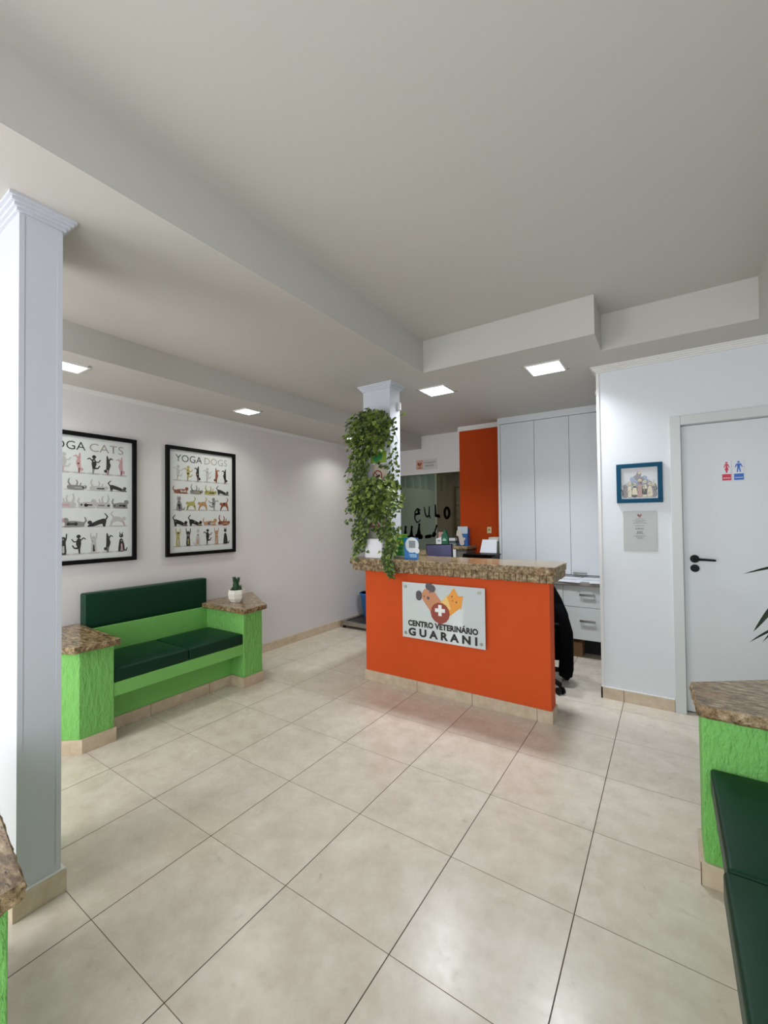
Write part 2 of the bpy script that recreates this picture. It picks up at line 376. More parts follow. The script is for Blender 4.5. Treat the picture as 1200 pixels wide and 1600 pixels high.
# shallow corner beads of the near column
b = BM()
for y in (-0.144, -0.030): box(b, -0.676, -0.6735, y, y+.016, .11, ZL-.05)
st('trim_6', b, COLP)
b = BM(); box(b, -1.035, -0.664, -0.156, 0.002, 0, .082); box(b, -1.03, -0.667, -0.153, -.001, .082, .088, 1)
st('baseboard_column', b, [SKIRT, TRIMW], bevel=.002)
column('wall_counter_column', -0.965, -0.690, 2.29, 2.445, 1.041, False)

# door
d = thing('door_1', None, None, (1.29, PY, 0), kind='structure')
b = BM(); box(b, 1.236, 1.30, PY-.016, PY+.10, 0, 2.065); box(b, 2.12, 2.184, PY-.016, PY+.10, 0, 2.065); box(b, 1.30, 2.12, PY-.016, PY+.10, 2.0, 2.065)
obj('door_frame', b, LACG, d, .003)
bxo('door_leaf', (1.302, 2.118, PY+.045, PY+.083, .008, 1.998), LAC, d, .002)
b = BM(); HY = PY+.045
tube(b, [(1.365, HY, 1.068), (1.365, HY-.010, 1.068)], .027, 24); tube(b, [(1.365, HY-.008, 1.068), (1.365, HY-.05, 1.068)], .009, 12)
tube(b, [(1.360, HY-.05, 1.068), (1.42, HY-.052, 1.067), (1.478, HY-.050, 1.064)], [.0095, .008, .007], 12)
obj('door_handle', b, BLACK, d, smooth=False)
b = BM(); tube(b, [(1.365, HY, 1.003), (1.365, HY-.010, 1.003)], .026, 24); tube(b, [(1.365, HY-.009, 1.003), (1.365, HY-.013, 1.003)], .012, 16)
obj('lock_rose', b, BLACK, d)

# ================================================================== CEILING LAMPS
def lamp(x, y, z, s, label, group):
    t = thing('ceiling_lamp', label, 'ceiling lamp', (x, y, z), group)
    b = BM(); w = .012
    for a in ((-s-w, s+w, -s-w, -s), (-s-w, s+w, s, s+w), (-s-w, -s, -s, s), (s, s+w, -s, s)):
        box(b, x+a[0], x+a[1], y+a[2], y+a[3], z-.008, z)
    obj('lamp_frame', b, TRIMW, t)
    bxo('lamp_diffuser', (x-s, x+s, y-s, y+s, z-.006, z-.001), GLOW, t)
    for sx in (-1, 1):
        b = BM(); box(b, x+sx*(s+.020)-.014, x+sx*(s+.020)+.014, y-.006+sx*s, y+.006+sx*s, z-.004, z); obj('lamp_clip', b, METAL, t)
lamp(-0.475, 2.735, ZL, .112, 'square white ceiling lamp nearest the counter column', 'square lamps over the reception desk')
lamp(0.46, 2.71, ZL, .117, 'square white ceiling lamp nearest the partition wall', 'square lamps over the reception desk')
lamp(-1.86, 0.43, ZS, .075, 'small ceiling lamp beside the near column', 'small lamps in the left soffit')
lamp(-1.86, 1.78, ZS, .075, 'small ceiling lamp above the dog poster', 'small lamps in the left soffit')
lamp(-1.86, 3.35, ZS, .075, 'small ceiling lamp partly behind the hanging plant', 'small lamps in the left soffit')
t = thing('security_camera', 'small dark dome camera at the top end of the partition wall', 'camera', (0.79, 3.13, 2.37))
b = BM(); lathe(b, (0.775, 3.12, 2.36), [(.028, .02), (.03, 0), (.028, -.012)], 18); obj('mount', b, TRIMW, t)
b = BM(); lathe(b, (0.775, 3.12, 2.348), [(.026, 0), (.024, -.012), (.016, -.022), (.004, -.027)], 18); obj('dome', b, BLACK, t, smooth=True)
t = thing('motion_sensor', 'tiny white sensor box high on the right side of the counter column', 'sensor', (-0.69, 2.43, 2.33))
bxo('sensor_body', (-0.69, -0.670, 2.405, 2.44, 2.30, 2.365), TRIMW, t, .004)
bxo('sensor_lens', (-0.670, -0.668, 2.412, 2.433, 2.315, 2.34), PAPER, t)

# ================================================================== BUILT-IN BENCHES
def rough_edges(bm, amp, zmin, zmax, seglen=.02):
    """chipped stone edge: jitter side verts"""
    es = [e for e in bm.edges if e.calc_length() > seglen*1.5]
    for _ in range(1):
        for e in es:
            n = int(e.calc_length()/seglen)
            if n > 1 and abs(e.verts[0].co.z-e.verts[1].co.z) < 1e-4: bmesh.ops.subdivide_edges(bm, edges=[e], cuts=min(n, 60))
def slab(name, pts, z0, z1, parent, inset=.008, amp=.004):
    """granite top: polished upper face (slot 0) and hammered edge (slot 1)"""
    P = []
    for i in range(len(pts)):
        a, c = Vector(pts[i]), Vector(pts[(i+1) % len(pts)]); L = (c-a).length; n = max(1, int(L/.018))
        P += [a+(c-a)*k/n for k in range(n)]
    cen = sum((Vector(p) for p in pts), Vector((0, 0)))/len(pts)
    bm = BM(); rings = []; zs = [z0, z0+(z1-z0)*.2, z0+(z1-z0)*.55, z1-.004, z1]
    offs = [-.012, 0, 0, -.001, -.005]; jit = [amp, amp, amp, amp*.3, 0]
    for z, of, j in zip(zs, offs, jit):
        r = []
        for p in P:
            dr = (p-cen).normalized(); q = p+dr*(of+random.uniform(-j, j)); r.append(bm.verts.new((q.x, q.y, z+random.uniform(-j, j)*.4)))
        rings.append(r)
    n = len(P)
    for r0, r1 in zip(rings, rings[1:]):
        for k in range(n): bm.faces.new([r0[k], r0[(k+1) % n], r1[(k+1) % n], r1[k]]).material_index = 1
    bm.faces.new(rings[-1]); bm.faces.new(rings[0][::-1]).material_index = 1
    return obj(name, bm, [GRAN, GRANR], parent)
def cushion(name, x0, x1, y0, y1, z0, z1, label, group, pf=.014, r=.028):
    """padded vinyl cushion with a puffed top and a seam"""
    bm = BM(); nx, ny = 14, 14
    box(bm, x0, x1, y0, y1, z0, z1)
    bmesh.ops.subdivide_edges(bm, edges=bm.edges[:], cuts=6, use_grid_fill=True)
    c = Vector(((x0+x1)/2, (y0+y1)/2, (z0+z1)/2)); hx, hy, hz = (x1-x0)/2, (y1-y0)/2, (z1-z0)/2
    for v in bm.verts:
        u = (v.co.x-c.x)/hx; w = (v.co.y-c.y)/hy; q = (v.co.z-c.z)/hz
        if hz <= min(hx, hy) and q > 0: v.co.z += pf*(1-u**4)*(1-w**4)*q
        if hx < min(hy, hz): v.co.x += math.copysign(pf*(1-q**4)*(1-w**4), u) if abs(u) > .9 else 0
    o = obj(name, bm, VINYL, None, r, smooth=True, seg=4, at=((x0+x1)/2, (y0+y1)/2, z0))
    return tag(o, label, 'cushion', group)

# left bench (against the left wall, x = -2.30)
t = thing('built_in_bench', 'lime green masonry bench with granite armrests under the framed posters', 'bench', (-2.0, 1.1, 0))
PF = -1.69; PI0, PO0, PI1, PO1 = 0.617, 0.428, 1.595, 1.785
XW = XL+.002
pL = [(XW, PI0), (PF, PI0), (PF, PO0), (-1.80, PO0-.075), (XW, 0.03)]
pR = [(XW, PI1), (PF, PI1), (PF, PO1), (XW, 2.12)]
for pp in (pL, pR):
    b = BM(); prism(b, pp, .082, .606); obj('pillar', b, GREEN, t, .004)
b = BM(); box(b, -2.19, PF-.005, PI0, PI1, .27, .355); obj('seat_slab', b, GREENS, t, .003)
b = BM(); box(b, XW, -2.19, PI0, PI1, .355, .612); obj('back_panel', b, GREENS, t, .003)
b = BM(); box(b, -2.0, -1.85, PI0, PI1, .078, .27); obj('front_panel', b, GREENS, t)
def off(pp, d):
    c = Vector((sum(p[0] for p in pp)/len(pp), sum(p[1] for p in pp)/len(pp)))
    return [(p[0]+(d if p[0] > c.x else 0) if abs(p[0]-XW) > .01 else p[0], p[1]+(d if p[1] > c.y else -d)) for p in pp]
b = BM(); prism(b, off(pL, .01), 0, .084); prism(b, off(pR, .01), 0, .084); box(b, -2.0, -1.838, PI0, PI1, 0, .08)
for y in (0.92, 1.38): box(b, -1.84, -1.8375, y, y+.004, 0, .0805, 1)
obj('skirting', b, [SKIRT, GROUT], t, .0015)
slab('granite_top', [(XL+.012, PI0+.03), (-1.615, PI0+.005), (-1.625, PO0-.05), (-1.765, PO0-.115), (XL+.012, -.02)], .606, .648, t)
slab('granite_top', [(XL+.012, PI1-.045), (-1.635, PI1-.035), (-1.66, PO1+.03), (XL+.012, 2.17)], .606, .648, t)
cushion('seat_cushion', -2.165, -1.695, PI0+.003, 1.122, .357, .438, 'dark green seat cushion on the left bench, half nearer the near column', 'seat cushions on the left bench')
cushion('seat_cushion', -2.165, -1.695, 1.125, PI1-.003, .357, .438, 'dark green seat cushion on the left bench, half under the dog poster', 'seat cushions on the left bench')
cushion('backrest_cushion', -2.275, -2.195, 0.650, 1.600, .614, .862, 'long dark green backrest pad on the wall under the framed posters', None, .004, .012)

# right bench (against the right wall)
t = thing('built_in_bench', 'lime green masonry bench with granite armrest at the right edge before the door', 'bench', (1.75, 0.6, 0))
XV = XR-.002
qR = [(XV, 1.313), (1.303, 1.313), (1.303, 1.50), (1.62, 1.74), (XV, 1.74)]
b = BM(); prism(b, qR, .082, .615); obj('pillar', b, GREEN, t, .004)
qN = [(XV, -.45), (1.303, -.45), (1.303, -.64), (XV, -1.0)]
b = BM(); prism(b, qN, .082, .615); obj('pillar', b, GREEN, t, .004)
b = BM(); box(b, 1.39, XR-.11, -.45, 1.313, .27, .355); obj('seat_slab', b, GREENS, t)
b = BM(); box(b, XR-.11, XV, -.45, 1.313, .27, .61); obj('back_panel', b, GREENS, t)
b = BM(); box(b, 1.385, 1.55, -.45, 1.313, .078, .27); obj('front_panel', b, GREENS, t)
b = BM(); prism(b, [(XV, 1.302), (1.292, 1.302), (1.292, 1.508), (1.61, 1.752), (XV, 1.752)], 0, .084)
prism(b, [(XV, -.44), (1.292, -.44), (1.292, -.65), (XV, -1.01)], 0, .084); box(b, 1.373, 1.55, -.44, 1.302, 0, .08)
box(b, 1.29, 1.293, 1.3, 1.303, 0, .0845, 1); obj('skirting', b, [SKIRT, GROUT], t, .0015)
slab('granite_top', [(1.29, 1.30), (XR-.012, 1.28), (XR-.012, 1.80), (1.60, 1.80), (1.278, 1.56)], .615, .660, t)
slab('granite_top', [(1.27, -.43), (1.27, -.66), (XR-.012, -1.05), (XR-.012, -.43)], .615, .660, t)
cushion('seat_cushion', 1.325, XR-.12, 0.765, 1.306, .357, .438, 'dark green seat cushion against the pillar of the right bench', 'seat cushions on the right bench')
cushion('seat_cushion', 1.315, XR-.12, 0.158, 0.760, .357, .438, 'dark green seat cushion in the lower right corner of the photo', 'seat cushions on the right bench')
cushion('backrest_cushion', XR-.10, XR-.02, -.40, 1.26, .612, .862, 'dark green backrest pad on the right wall, behind the right bench seat', None, .004, .012)

# near left bench end
t = thing('built_in_bench', 'green bench end with rough granite top cut by the lower left edge of the photo', 'bench', (-0.2, -0.9, 0))
nP = [(-.60, -.275), (.052, -.358), (.052, -.62), (-.25, -.95), (-.60, -.95)]
b = BM(); prism(b, nP, .082, .600); obj('pillar', b, GREEN, t, .004)
b = BM(); prism(b, [(-.61, -.263), (.062, -.348), (.064, -.63), (-.245, -.96), (-.61, -.96)], 0, .084); obj('skirting', b, SKIRT, t)
slab('granite_top', [(-.62, -.252), (.125, -.350), (.135, -.66), (-.24, -1.0), (-.62, -1.0)], .600, .642, t, amp=.006)

# cactus pot on the far armrest
t = thing('potted_cactus', 'small cactus in a white faceted pot on the far granite armrest', 'potted plant', (-1.99, 1.745, .648))
c = (-1.985, 1.75, .648)
b = BM(); lathe(b, c, [(.048, 0), (.073, .035), (.077, .075), (.070, .108), (.062, .108), (.058, .098)], 7); obj('pot', b, mat('white_concrete', (226, 222, 214), 0.8, 0.05, 40, .3, 60), t, .002)
b = BM(); lathe(b, (c[0], c[1], c[2]+.092), [(.06, 0), (.058, .006), (.02, .009)], 16); obj('soil', b, mat('soil', (34, 26, 20), 1.0, .3, 60), t)
b = BM()
def cact(x, y, z, h, r, lean=0):
    n = 16; prof = []
    pts = [(x+lean*k/6*h, y, z+h*k/6) for k in range(7)]; rr = [r*.8, r, r*1.02, r, r*.9, r*.65, r*.2]
    tube(b, pts, rr, 10)
    for k in range(60):
        q = random.random(); a = random.uniform(0, 6.28); i = min(5, int(q*6)); R = rr[i]
        p = Vector((x+lean*q*h, y, z+h*q)); dr = Vector((math.cos(a), math.sin(a), .4))
        tube(b, [p+dr*R*.9, p+dr*(R+.007)], [.0022, .0004], 4)
cact(c[0], c[1], c[2]+.095, .10, .026, -.12); cact(c[0]-.012, c[1]-.008, c[2]+.175, .040, .014, -.2); cact(c[0]+.016, c[1]+.004, c[2]+.175, .042, .011, .25)
cact(c[0]-.038, c[1], c[2]+.095, .024, .016); cact(c[0]+.030, c[1]+.01, c[2]+.095, .05, .014, .15)
obj('cactus', b, mat('cactus_green', (24, 66, 34), 0.6, .2, 60), t, smooth=True)

# ================================================================== RECEPTION COUNTER
t = thing('reception_counter', 'orange reception counter with thick speckled granite top', 'counter', (-0.2, 2.5, 0))
b = BM(); box(b, -0.963, 0.552, 2.295, 2.42, .08, .94); box(b, -0.963, -0.84, 2.42, 3.25, .08, .94)
obj('counter_body', b, ORANGE, t, .004)
b = BM(); box(b, -0.972, 0.562, 2.285, 2.43, 0, .082); box(b, -0.972, -0.83, 2.43, 3.26, 0, .08)
for x in (-.46, 0.0, .46): box(b, x-.002, x+.002, 2.284, 2.29, 0, .0825, 1)
obj('skirting', b, [SKIRT, GROUT], t, .0015)
slab('granite_top', [(-1.06, 2.205), (.575, 2.215), (.605, 2.245), (.605, 2.60), (.53, 2.64), (-.64, 2.64), (-.64, 3.28), (-1.06, 3.28)], .985, 1.041, t, amp=.003)
b = BM()                                                     # lower row of small hammered stone pieces
x = -1.05
while x < .585:
    w = random.uniform(.028, .052); e = min(x+w, .59); j = random.uniform(-.003, .003)
    box(b, x, e-.002, 2.228+j, 2.31, .935+random.uniform(-.003, .003), .986); x = e
y = 2.23
while y < 2.6:
    w = random.uniform(.03, .05); box(b, .56, .592+random.uniform(-.003, .003), y, y+w-.002, .937, .986); y += w
box(b, -1.05, -.66, 2.31, 3.26, .945, .986); box(b, -.66, .56, 2.31, 2.60, .945, .986)
obj('granite_edge_strip', b, GRANR, t, .003)
b = BM(); box(b, -.84, .1, 2.421, 3.0, .725, .75); obj('inner_desk', b, LACG, t)

# counter sign
t = thing('counter_sign', 'clear mounted sign reading CENTRO VETERINÁRIO GUARANI on the orange counter front', 'sign', (-.23, 2.27, .65))
SX0, SX1, SZ0, SZ1 = -.574, .116, .424, .862
bxo('plate', (SX0, SX1, 2.264, 2.270, SZ0, SZ1), mat('pale_glass_plate', (206, 214, 216), 0.05, coat=.5, spec=.8), t, .001)
for x, z in ((SX0+.030, SZ1-.035), (SX1-.042, SZ1-.035), (SX0+.030, SZ0+.035), (SX1-.030, SZ0+.035)):
    b = BM(); tube(b, [(x, 2.295, z), (x, 2.259, z)], .0125, 20); obj('standoff_bolt', b, METAL, t)
F = Face((SX0, 2.264, SZ1), (1, 0, 0), (0, 0, 1), (0, -1, 0))
def cap(bm, fr, a, c, w, d, mi=0, n=12):
    """rounded capsule from a to c of half width w"""
    ang = math.atan2(c[1]-a[1], c[0]-a[0]); pts = []
    for k in range(n+1): th = ang-H+math.pi*k/n; pts.append((c[0]+w*math.cos(th), c[1]+w*math.sin(th)))
    for k in range(n+1): th = ang+H+math.pi*k/n; pts.append((a[0]+w*math.cos(th), a[1]+w*math.sin(th)))
    fr.poly(bm, pts, d, .0004, mi)
def logo(fr, parent, ox, oy, s, D0=.0012):
    cols = [mat('logo_tan', (203, 140, 104), .4), mat('logo_slate', (84, 78, 84), .4), mat('logo_amber', (238, 158, 62), .4), mat('logo_maroon', (150, 66, 52), .4), mat('logo_white', (240, 240, 240), .4), mat('logo_yellow', (240, 200, 120), .4)]
    class G:
        def poly(_, bm, pts, d, th, mi): fr.poly(bm, [(ox+u*s, oy+v*s) for u, v in pts], d, th, mi)
        def disc(_, bm, u, v, r, d, mi): fr.disc(bm, ox+u*s, oy+v*s, r*s, d, mi)
    g_ = G()
    b = BM(); D = D0
    cap(b, g_, (0, -.02), (-.095, .10), .062, D, 0); obj('dog_emblem', b, cols, parent)
    b = BM()
    cap(b, g_, (-.095, .175), (-.065, .160), .028, D*1.6, 1); cap(b, g_, (-.182, .085), (-.182, .11), .026, D*1.6, 1)
    for u, v in ((-.085, .13), (-.135, .095)): g_.disc(b, u, v, .006, D*2, 1)
    g_.disc(b, -.10, .085, .012, D*2, 1); obj('dog_ears', b, cols, parent)
    b = BM()
    cap(b, g_, (0, -.02), (.115, .075), .062, D*1.3, 2)
    g_.poly(b, [(.045, .085), (.115, .180), (.150, .125)], D*1.3, .0004, 2); g_.poly(b, [(.13, .115), (.188, .125), (.170, .02)], D*1.3, .0004, 2)
    g_.poly(b, [(.0, .05), (.055, .12), (.09, .02), (.03, -.02)], D*1.5, .0004, 5)
    for u, v in ((.10, .115), (.135, .075)): g_.disc(b, u, v, .006, D*2, 1)
    g_.disc(b, .105, .085, .005, D*2, 3); obj('cat_emblem', b, cols, parent)
    b = BM(); g_.disc(b, 0, -.02, .080, D*2.2, 3); g_.poly(b, [(-.03, -.07), (.03, -.07), (.012, -.105), (-.012, -.105)], D*2.2, .0004, 3)
    obj('round_badge', b, cols, parent)
    b = BM(); w, L = .014, .042
    g_.poly(b, [(-w, -L-.0), (w, -L), (w, -w), (L, -w), (L, w), (w, w), (w, L), (-w, L), (-w, w), (-L, w), (-L, -w), (-w, -w)], D*3, .0004, 4)
    for v in b.verts: v.co += Vector(fr.v)*(0)
    obj('cross', b, cols, parent)
logo(F, t, .335, -.195, 1.0)
INK = mat('dark_ink', (38, 34, 34), .5)
text('lettering', 'CENTRO VETERINÁRIO', F, .052, -.3435, .585, .058, .0012, INK, t, bold=.055, space=1.04)
text('lettering', 'GUARANI', F, .055, -.420, .575, .064, .0012, INK, t, bold=.048, space=1.6)

# ================================================================== FRAMED POSTERS
AC = [mat('art_charcoal', (46, 44, 46), .5), mat('art_grey', (128, 126, 126), .5), mat('art_pale', (176, 174, 174), .5), mat('art_pink', (186, 148, 150), .5),
      mat('art_tan', (170, 132, 96), .5), mat('art_olive', (160, 154, 88), .5), mat('art_black', (22, 22, 24), .5), mat('art_rust', (132, 78, 54), .5)]
POSES = {
 'sit': [[(.45, .14, .17), (.47, .38, .15), (.5, .6, .10)], [(.5, .82, .12)], [(.42, .9, .03), (.40, .99, .02)], [(.58, .9, .03), (.61, .99, .02)], [(.6, .5, .05), (.66, .2, .04), (.66, .05, .05)], [(.3, .1, .05), (.12, .08, .04), (.05, .2, .03)]],
 'armsup': [[(.5, .14, .15), (.5, .4, .13), (.5, .6, .11)], [(.5, .76, .11)], [(.4, .62, .045), (.32, .8, .035), (.30, .98, .03)], [(.6, .62, .045), (.7, .8, .035), (.72, .98, .03)], [(.38, .06, .06)], [(.62, .06, .06)]],
 'arch': [[(.15, .04, .04), (.25, .3, .06), (.45, .5, .12), (.65, .5, .13), (.8, .3, .07), (.85, .04, .045)], [(.2, .52, .10)], [(.7, .6, .04), (.85, .85, .03), (.75, .98, .025)]],
 'lie': [[(.2, .2, .14), (.5, .2, .15), (.8, .17, .12)], [(.1, .42, .12)], [(.04, .52, .03)], [(.16, .53, .03)], [(.85, .2, .05), (.98, .4, .035), (.92, .6, .03)], [(.3, .05, .05), (.05, .05, .04)]],
 'back': [[(.2, .18, .13), (.5, .18, .15), (.75, .2, .13)], [(.08, .25, .11)], [(.45, .3, .05), (.4, .6, .035), (.45, .75, .03)], [(.7, .3, .06), (.8, .6, .04), (.75, .85, .03)], [(.3, .3, .04), (.25, .55, .03)]],
 'stretch': [[(.1, .06, .05), (.3, .14, .09), (.55, .28, .11), (.8, .38, .12), (.82, .06, .06)], [(.16, .28, .10)], [(.88, .45, .04), (.98, .65, .03), (.85, .85, .025)]],
 'hand': [[(.5, .05, .05), (.48, .25, .08), (.55, .5, .12), (.5, .72, .08), (.45, .95, .035)], [(.35, .2, .10)], [(.55, .7, .05), (.7, .85, .035), (.85, .8, .03)]],
 'dance': [[(.45, .05, .04), (.48, .25, .06), (.52, .5, .13), (.5, .68, .10)], [(.52, .85, .11)], [(.58, .3, .06), (.78, .3, .04), (.9, .42, .035)], [(.42, .65, .04), (.2, .78, .03), (.08, .72, .03)], [(.6, .62, .04), (.82, .6, .03), (.95, .72, .03)]],
}
UP = ['sit', 'armsup', 'dance', 'hand']; LOW = ['lie', 'arch', 'stretch', 'back']
def animals(fr, parent, rows, cols_, u0, u1, hrow):
    rnd = random.Random(len(rows)*7+cols_[0])
    for v, n, kinds, hh in rows:
        w = (u1-u0)/n
        for i in range(n):
            b = BM(); kname = kinds[rnd.randrange(len(kinds))]; flip = rnd.random() < .5; k = w*1.02
            cu = u0+i*w-w*.01; ci = rnd.choice(cols_); c2 = rnd.choice([x for x in cols_ if x != ci])
            fr.disc(b, cu+k/2, v+hh*.03, k*.50, .0004, 2, ry=hh*.05, seg=12)
            for si, s_ in enumerate(POSES[kname]):
                pts = [(cu+((1-x) if flip else x)*k, v+y*hh, r*min(k, hh)*(1.30 if r > .07 else 1.15)) for x, y, r in s_]
                fr.stroke(b, pts, .0006+.0001*si, ci)
            for _ in range(3):
                x, y, rr = rnd.choice([q for st_ in POSES[kname][:2] for q in st_]); fr.disc(b, cu+((1-x) if flip else x)*k+rnd.uniform(-.3, .3)*rr*k, v+y*hh+rnd.uniform(-.3, .3)*rr*hh, rr*min(k, hh)*rnd.uniform(.35, .75), .0014, rnd.choice([c2, ci, 0 if ci != 0 else 1]), seg=9)
            s_ = POSES[kname][0]; pts = [(cu+((1-x) if flip else x)*k, v+y*hh, r*min(k, hh)*rnd.uniform(.2, .5)) for x, y, r in s_[:2]]
            fr.stroke(b, pts, .0016, c2)
            obj('animal_drawing', b, AC, parent)
def poster(y0, y1, z0, z1, label, words, rows, cols_, wide):
    X0 = XL
    t = thing('framed_poster', label, 'poster', (X0, (y0+y1)/2, z0))
    b = BM(); w = .030; dp = .028
    box(b, X0, X0+dp, y0, y1, z0, z0+w); box(b, X0, X0+dp, y0, y1, z1-w, z1)
    box(b, X0, X0+dp, y0, y0+w, z0+w, z1-w); box(b, X0, X0+dp, y1-w, y1, z0+w, z1-w)
    obj('frame', b, BLACKF, t, .002)
    bxo('print', (X0+.002, X0+.010, y0+w, y1-w, z0+w, z1-w), PRINT, t)
    fr = Face((X0+.010, y0+w, z0+w), (0, 1, 0), (0, 0, 1), (1, 0, 0)); Wd = y1-y0-2*w; Ht = z1-z0-2*w
    a, c = words
    text('title_lettering', a, fr, Wd*wide[0], Ht*.888, Wd*wide[1], Ht*.068, .0008, mat('title_black', (40, 40, 42), .5), t, bold=-.004)
    text('title_lettering', c, fr, Wd*wide[2], Ht*.888, Wd*wide[3], Ht*.068, .0008, mat('title_grey', (150, 142, 136), .5), t, bold=-.004)
    animals(fr, t, [(Ht*v, n, kk, Ht*h) for v, n, kk, h in rows], cols_, Wd*.05, Wd*.95, 0)
PZ0, PZ1 = 1.067, 2.014
poster(1.280, 1.965, PZ0, PZ1, 'black framed print headed YOGA DOGS above the far end of the left bench', ('YOGA', 'DOGS'),
       [(.70, 6, UP, .165), (.575, 4, LOW, .115), (.41, 5, ['sit', 'armsup', 'dance', 'arch'], .14), (.255, 4, LOW, .13), (.055, 6, UP, .18)], [0, 1, 5, 4, 6, 2, 7], (.09, .40, .53, .38))
poster(0.352, 1.040, PZ0, PZ1, 'black framed print headed YOGA CATS, partly behind the near column', ('YOGA', 'CATS'),
       [(.70, 6, UP, .17), (.565, 4, LOW, .105), (.42, 5, ['lie', 'arch', 'sit', 'back'], .13), (.265, 4, LOW, .13), (.045, 6, UP, .17)], [0, 1, 2, 6, 3, 0], (.09, .40, .53, .37))

# ------------------------------------------------------------------ items on the partition
t = thing('framed_picture', 'teal framed drawing of a group of pets on the white partition', 'picture', (1.04, PY, 1.46))
b = BM(); x0, x1, z0, z1, w = .902, 1.190, 1.466, 1.753, .030
box(b, x0, x1, PY-.02, PY, z0, z0+w); box(b, x0, x1, PY-.02, PY, z1-w, z1); box(b, x0, x0+w, PY-.02, PY, z0+w, z1-w); box(b, x1-w, x1, PY-.02, PY, z0+w, z1-w)
obj('frame', b, TEAL, t, .002)
bxo('print', (x0+w, x1-w, PY-.008, PY-.001, z0+w, z1-w), mat('print_grey', (196, 196, 198), .3), t)
fr = Face((x0+w, PY-.008, z0+w), (1, 0, 0), (0, 0, 1), (0, -1, 0)); A2 = [mat('sketch_cream', (205, 198, 176), .5), mat('sketch_line', (88, 84, 84), .5), mat('sketch_blue', (148, 160, 184), .5), mat('sketch_rose', (176, 146, 140), .5), mat('sketch_grey', (140, 134, 140), .5), mat('print_bright', (225, 225, 225), .4)]
b = BM(); rn = random.Random(3)
for k in range(16): fr.disc(b, rn.uniform(.07, .18), rn.uniform(.09, .155), rn.uniform(.012, .024), .0003+.00002*k, 2 if k % 3 else 4)
fr.stroke(b, [(.105, .15, .018), (.115, .185, .014)], .0008, 4); fr.disc(b, .117, .188, .010, .0010, 0)
for i, (u, h, c_) in enumerate([(.025, .055, 4), (.055, .075, 0), (.085, .07, 0), (.118, .095, 3), (.15, .085, 0), (.18, .07, 0), (.203, .06, 4)]):
    fr.stroke(b, [(u, .028, .0205), (u, .028+h*.5, .0165), (u, .028+h*.75, .013)], .0012, 1); fr.stroke(b, [(u, .028, .0185), (u, .028+h*.5, .0145), (u, .028+h*.75, .011)], .0014, c_)
    fr.disc(b, u, .036+h, .0145, .0016, 1); fr.disc(b, u, .036+h, .0125, .0018, 0 if i != 0 else 4)
    fr.disc(b, u-.005, .038+h, .002, .0020, 1); fr.disc(b, u+.005, .038+h, .002, .0020, 1); fr.disc(b, u, .032+h, .0022, .0020, 1)
fr.stroke(b, [(.012, .03, .003), (.006, .06, .003), (.0, .065+.006, .003)], .0014, 1); fr.stroke(b, [(.205, .03, .003), (.222, .07, .003), (.214, .10, .003)], .0014, 1)
for k in range(46):
    u, v = rn.uniform(.015, .21), rn.uniform(.03, .12); a = rn.uniform(0, 3.1)
    fr.stroke(b, [(u, v, .0011), (u+.009*math.cos(a), v+.009*math.sin(a), .0011), (u+.014*math.cos(a+.6), v+.014*math.sin(a+.6), .0009)], .0024, rn.choice([1, 1, 4, 0]))
obj('pet_drawing', b, A2, t)
t = thing('wall_notice', 'grey printed notice in a plastic sleeve on the partition under the teal picture', 'notice', (1.045, PY, 1.11))
b = BM(); box(b, .940, 1.151, PY-.003, PY, 1.115, 1.405); obj('sleeve', b, mat('plastic_sleeve', (176, 179, 176), .25, spec=.3), t, .001)
fr = Face((.940, PY-.003, 1.115), (1, 0, 0), (0, 0, 1), (0, -1, 0)); b = BM()
for v, w in ((.232, .05), (.221, .085), (.212, .05), (.202, .085), (.183, .06), (.165, .055), (.158, .056), (.142, .034), (.136, .034), (.130, .036), (.124, .05), (.108, .08), (.098, .05), (.088, .034)):
    rn = random.Random(int(v*1000)); u = .1045-w/2
    while u < .1045+w/2: L = rn.uniform(.006, .016); fr.rect(b, u, min(u+L, .1045+w/2), v, v+.0022, .0006); u += L+.003
obj('printed_lines', b, mat('notice_ink', (60, 64, 62), .6), t)
b = BM(); cap(b, fr, (.1045, .25), (.096, .262), .006, .0006); cap(b, fr, (.1045, .25), (.113, .262), .006, .0008, 1); obj('printed_emblem', b, [mat('emblem_maroon', (120, 70, 74), .5), mat('emblem_rose', (150, 100, 90), .5)], t)
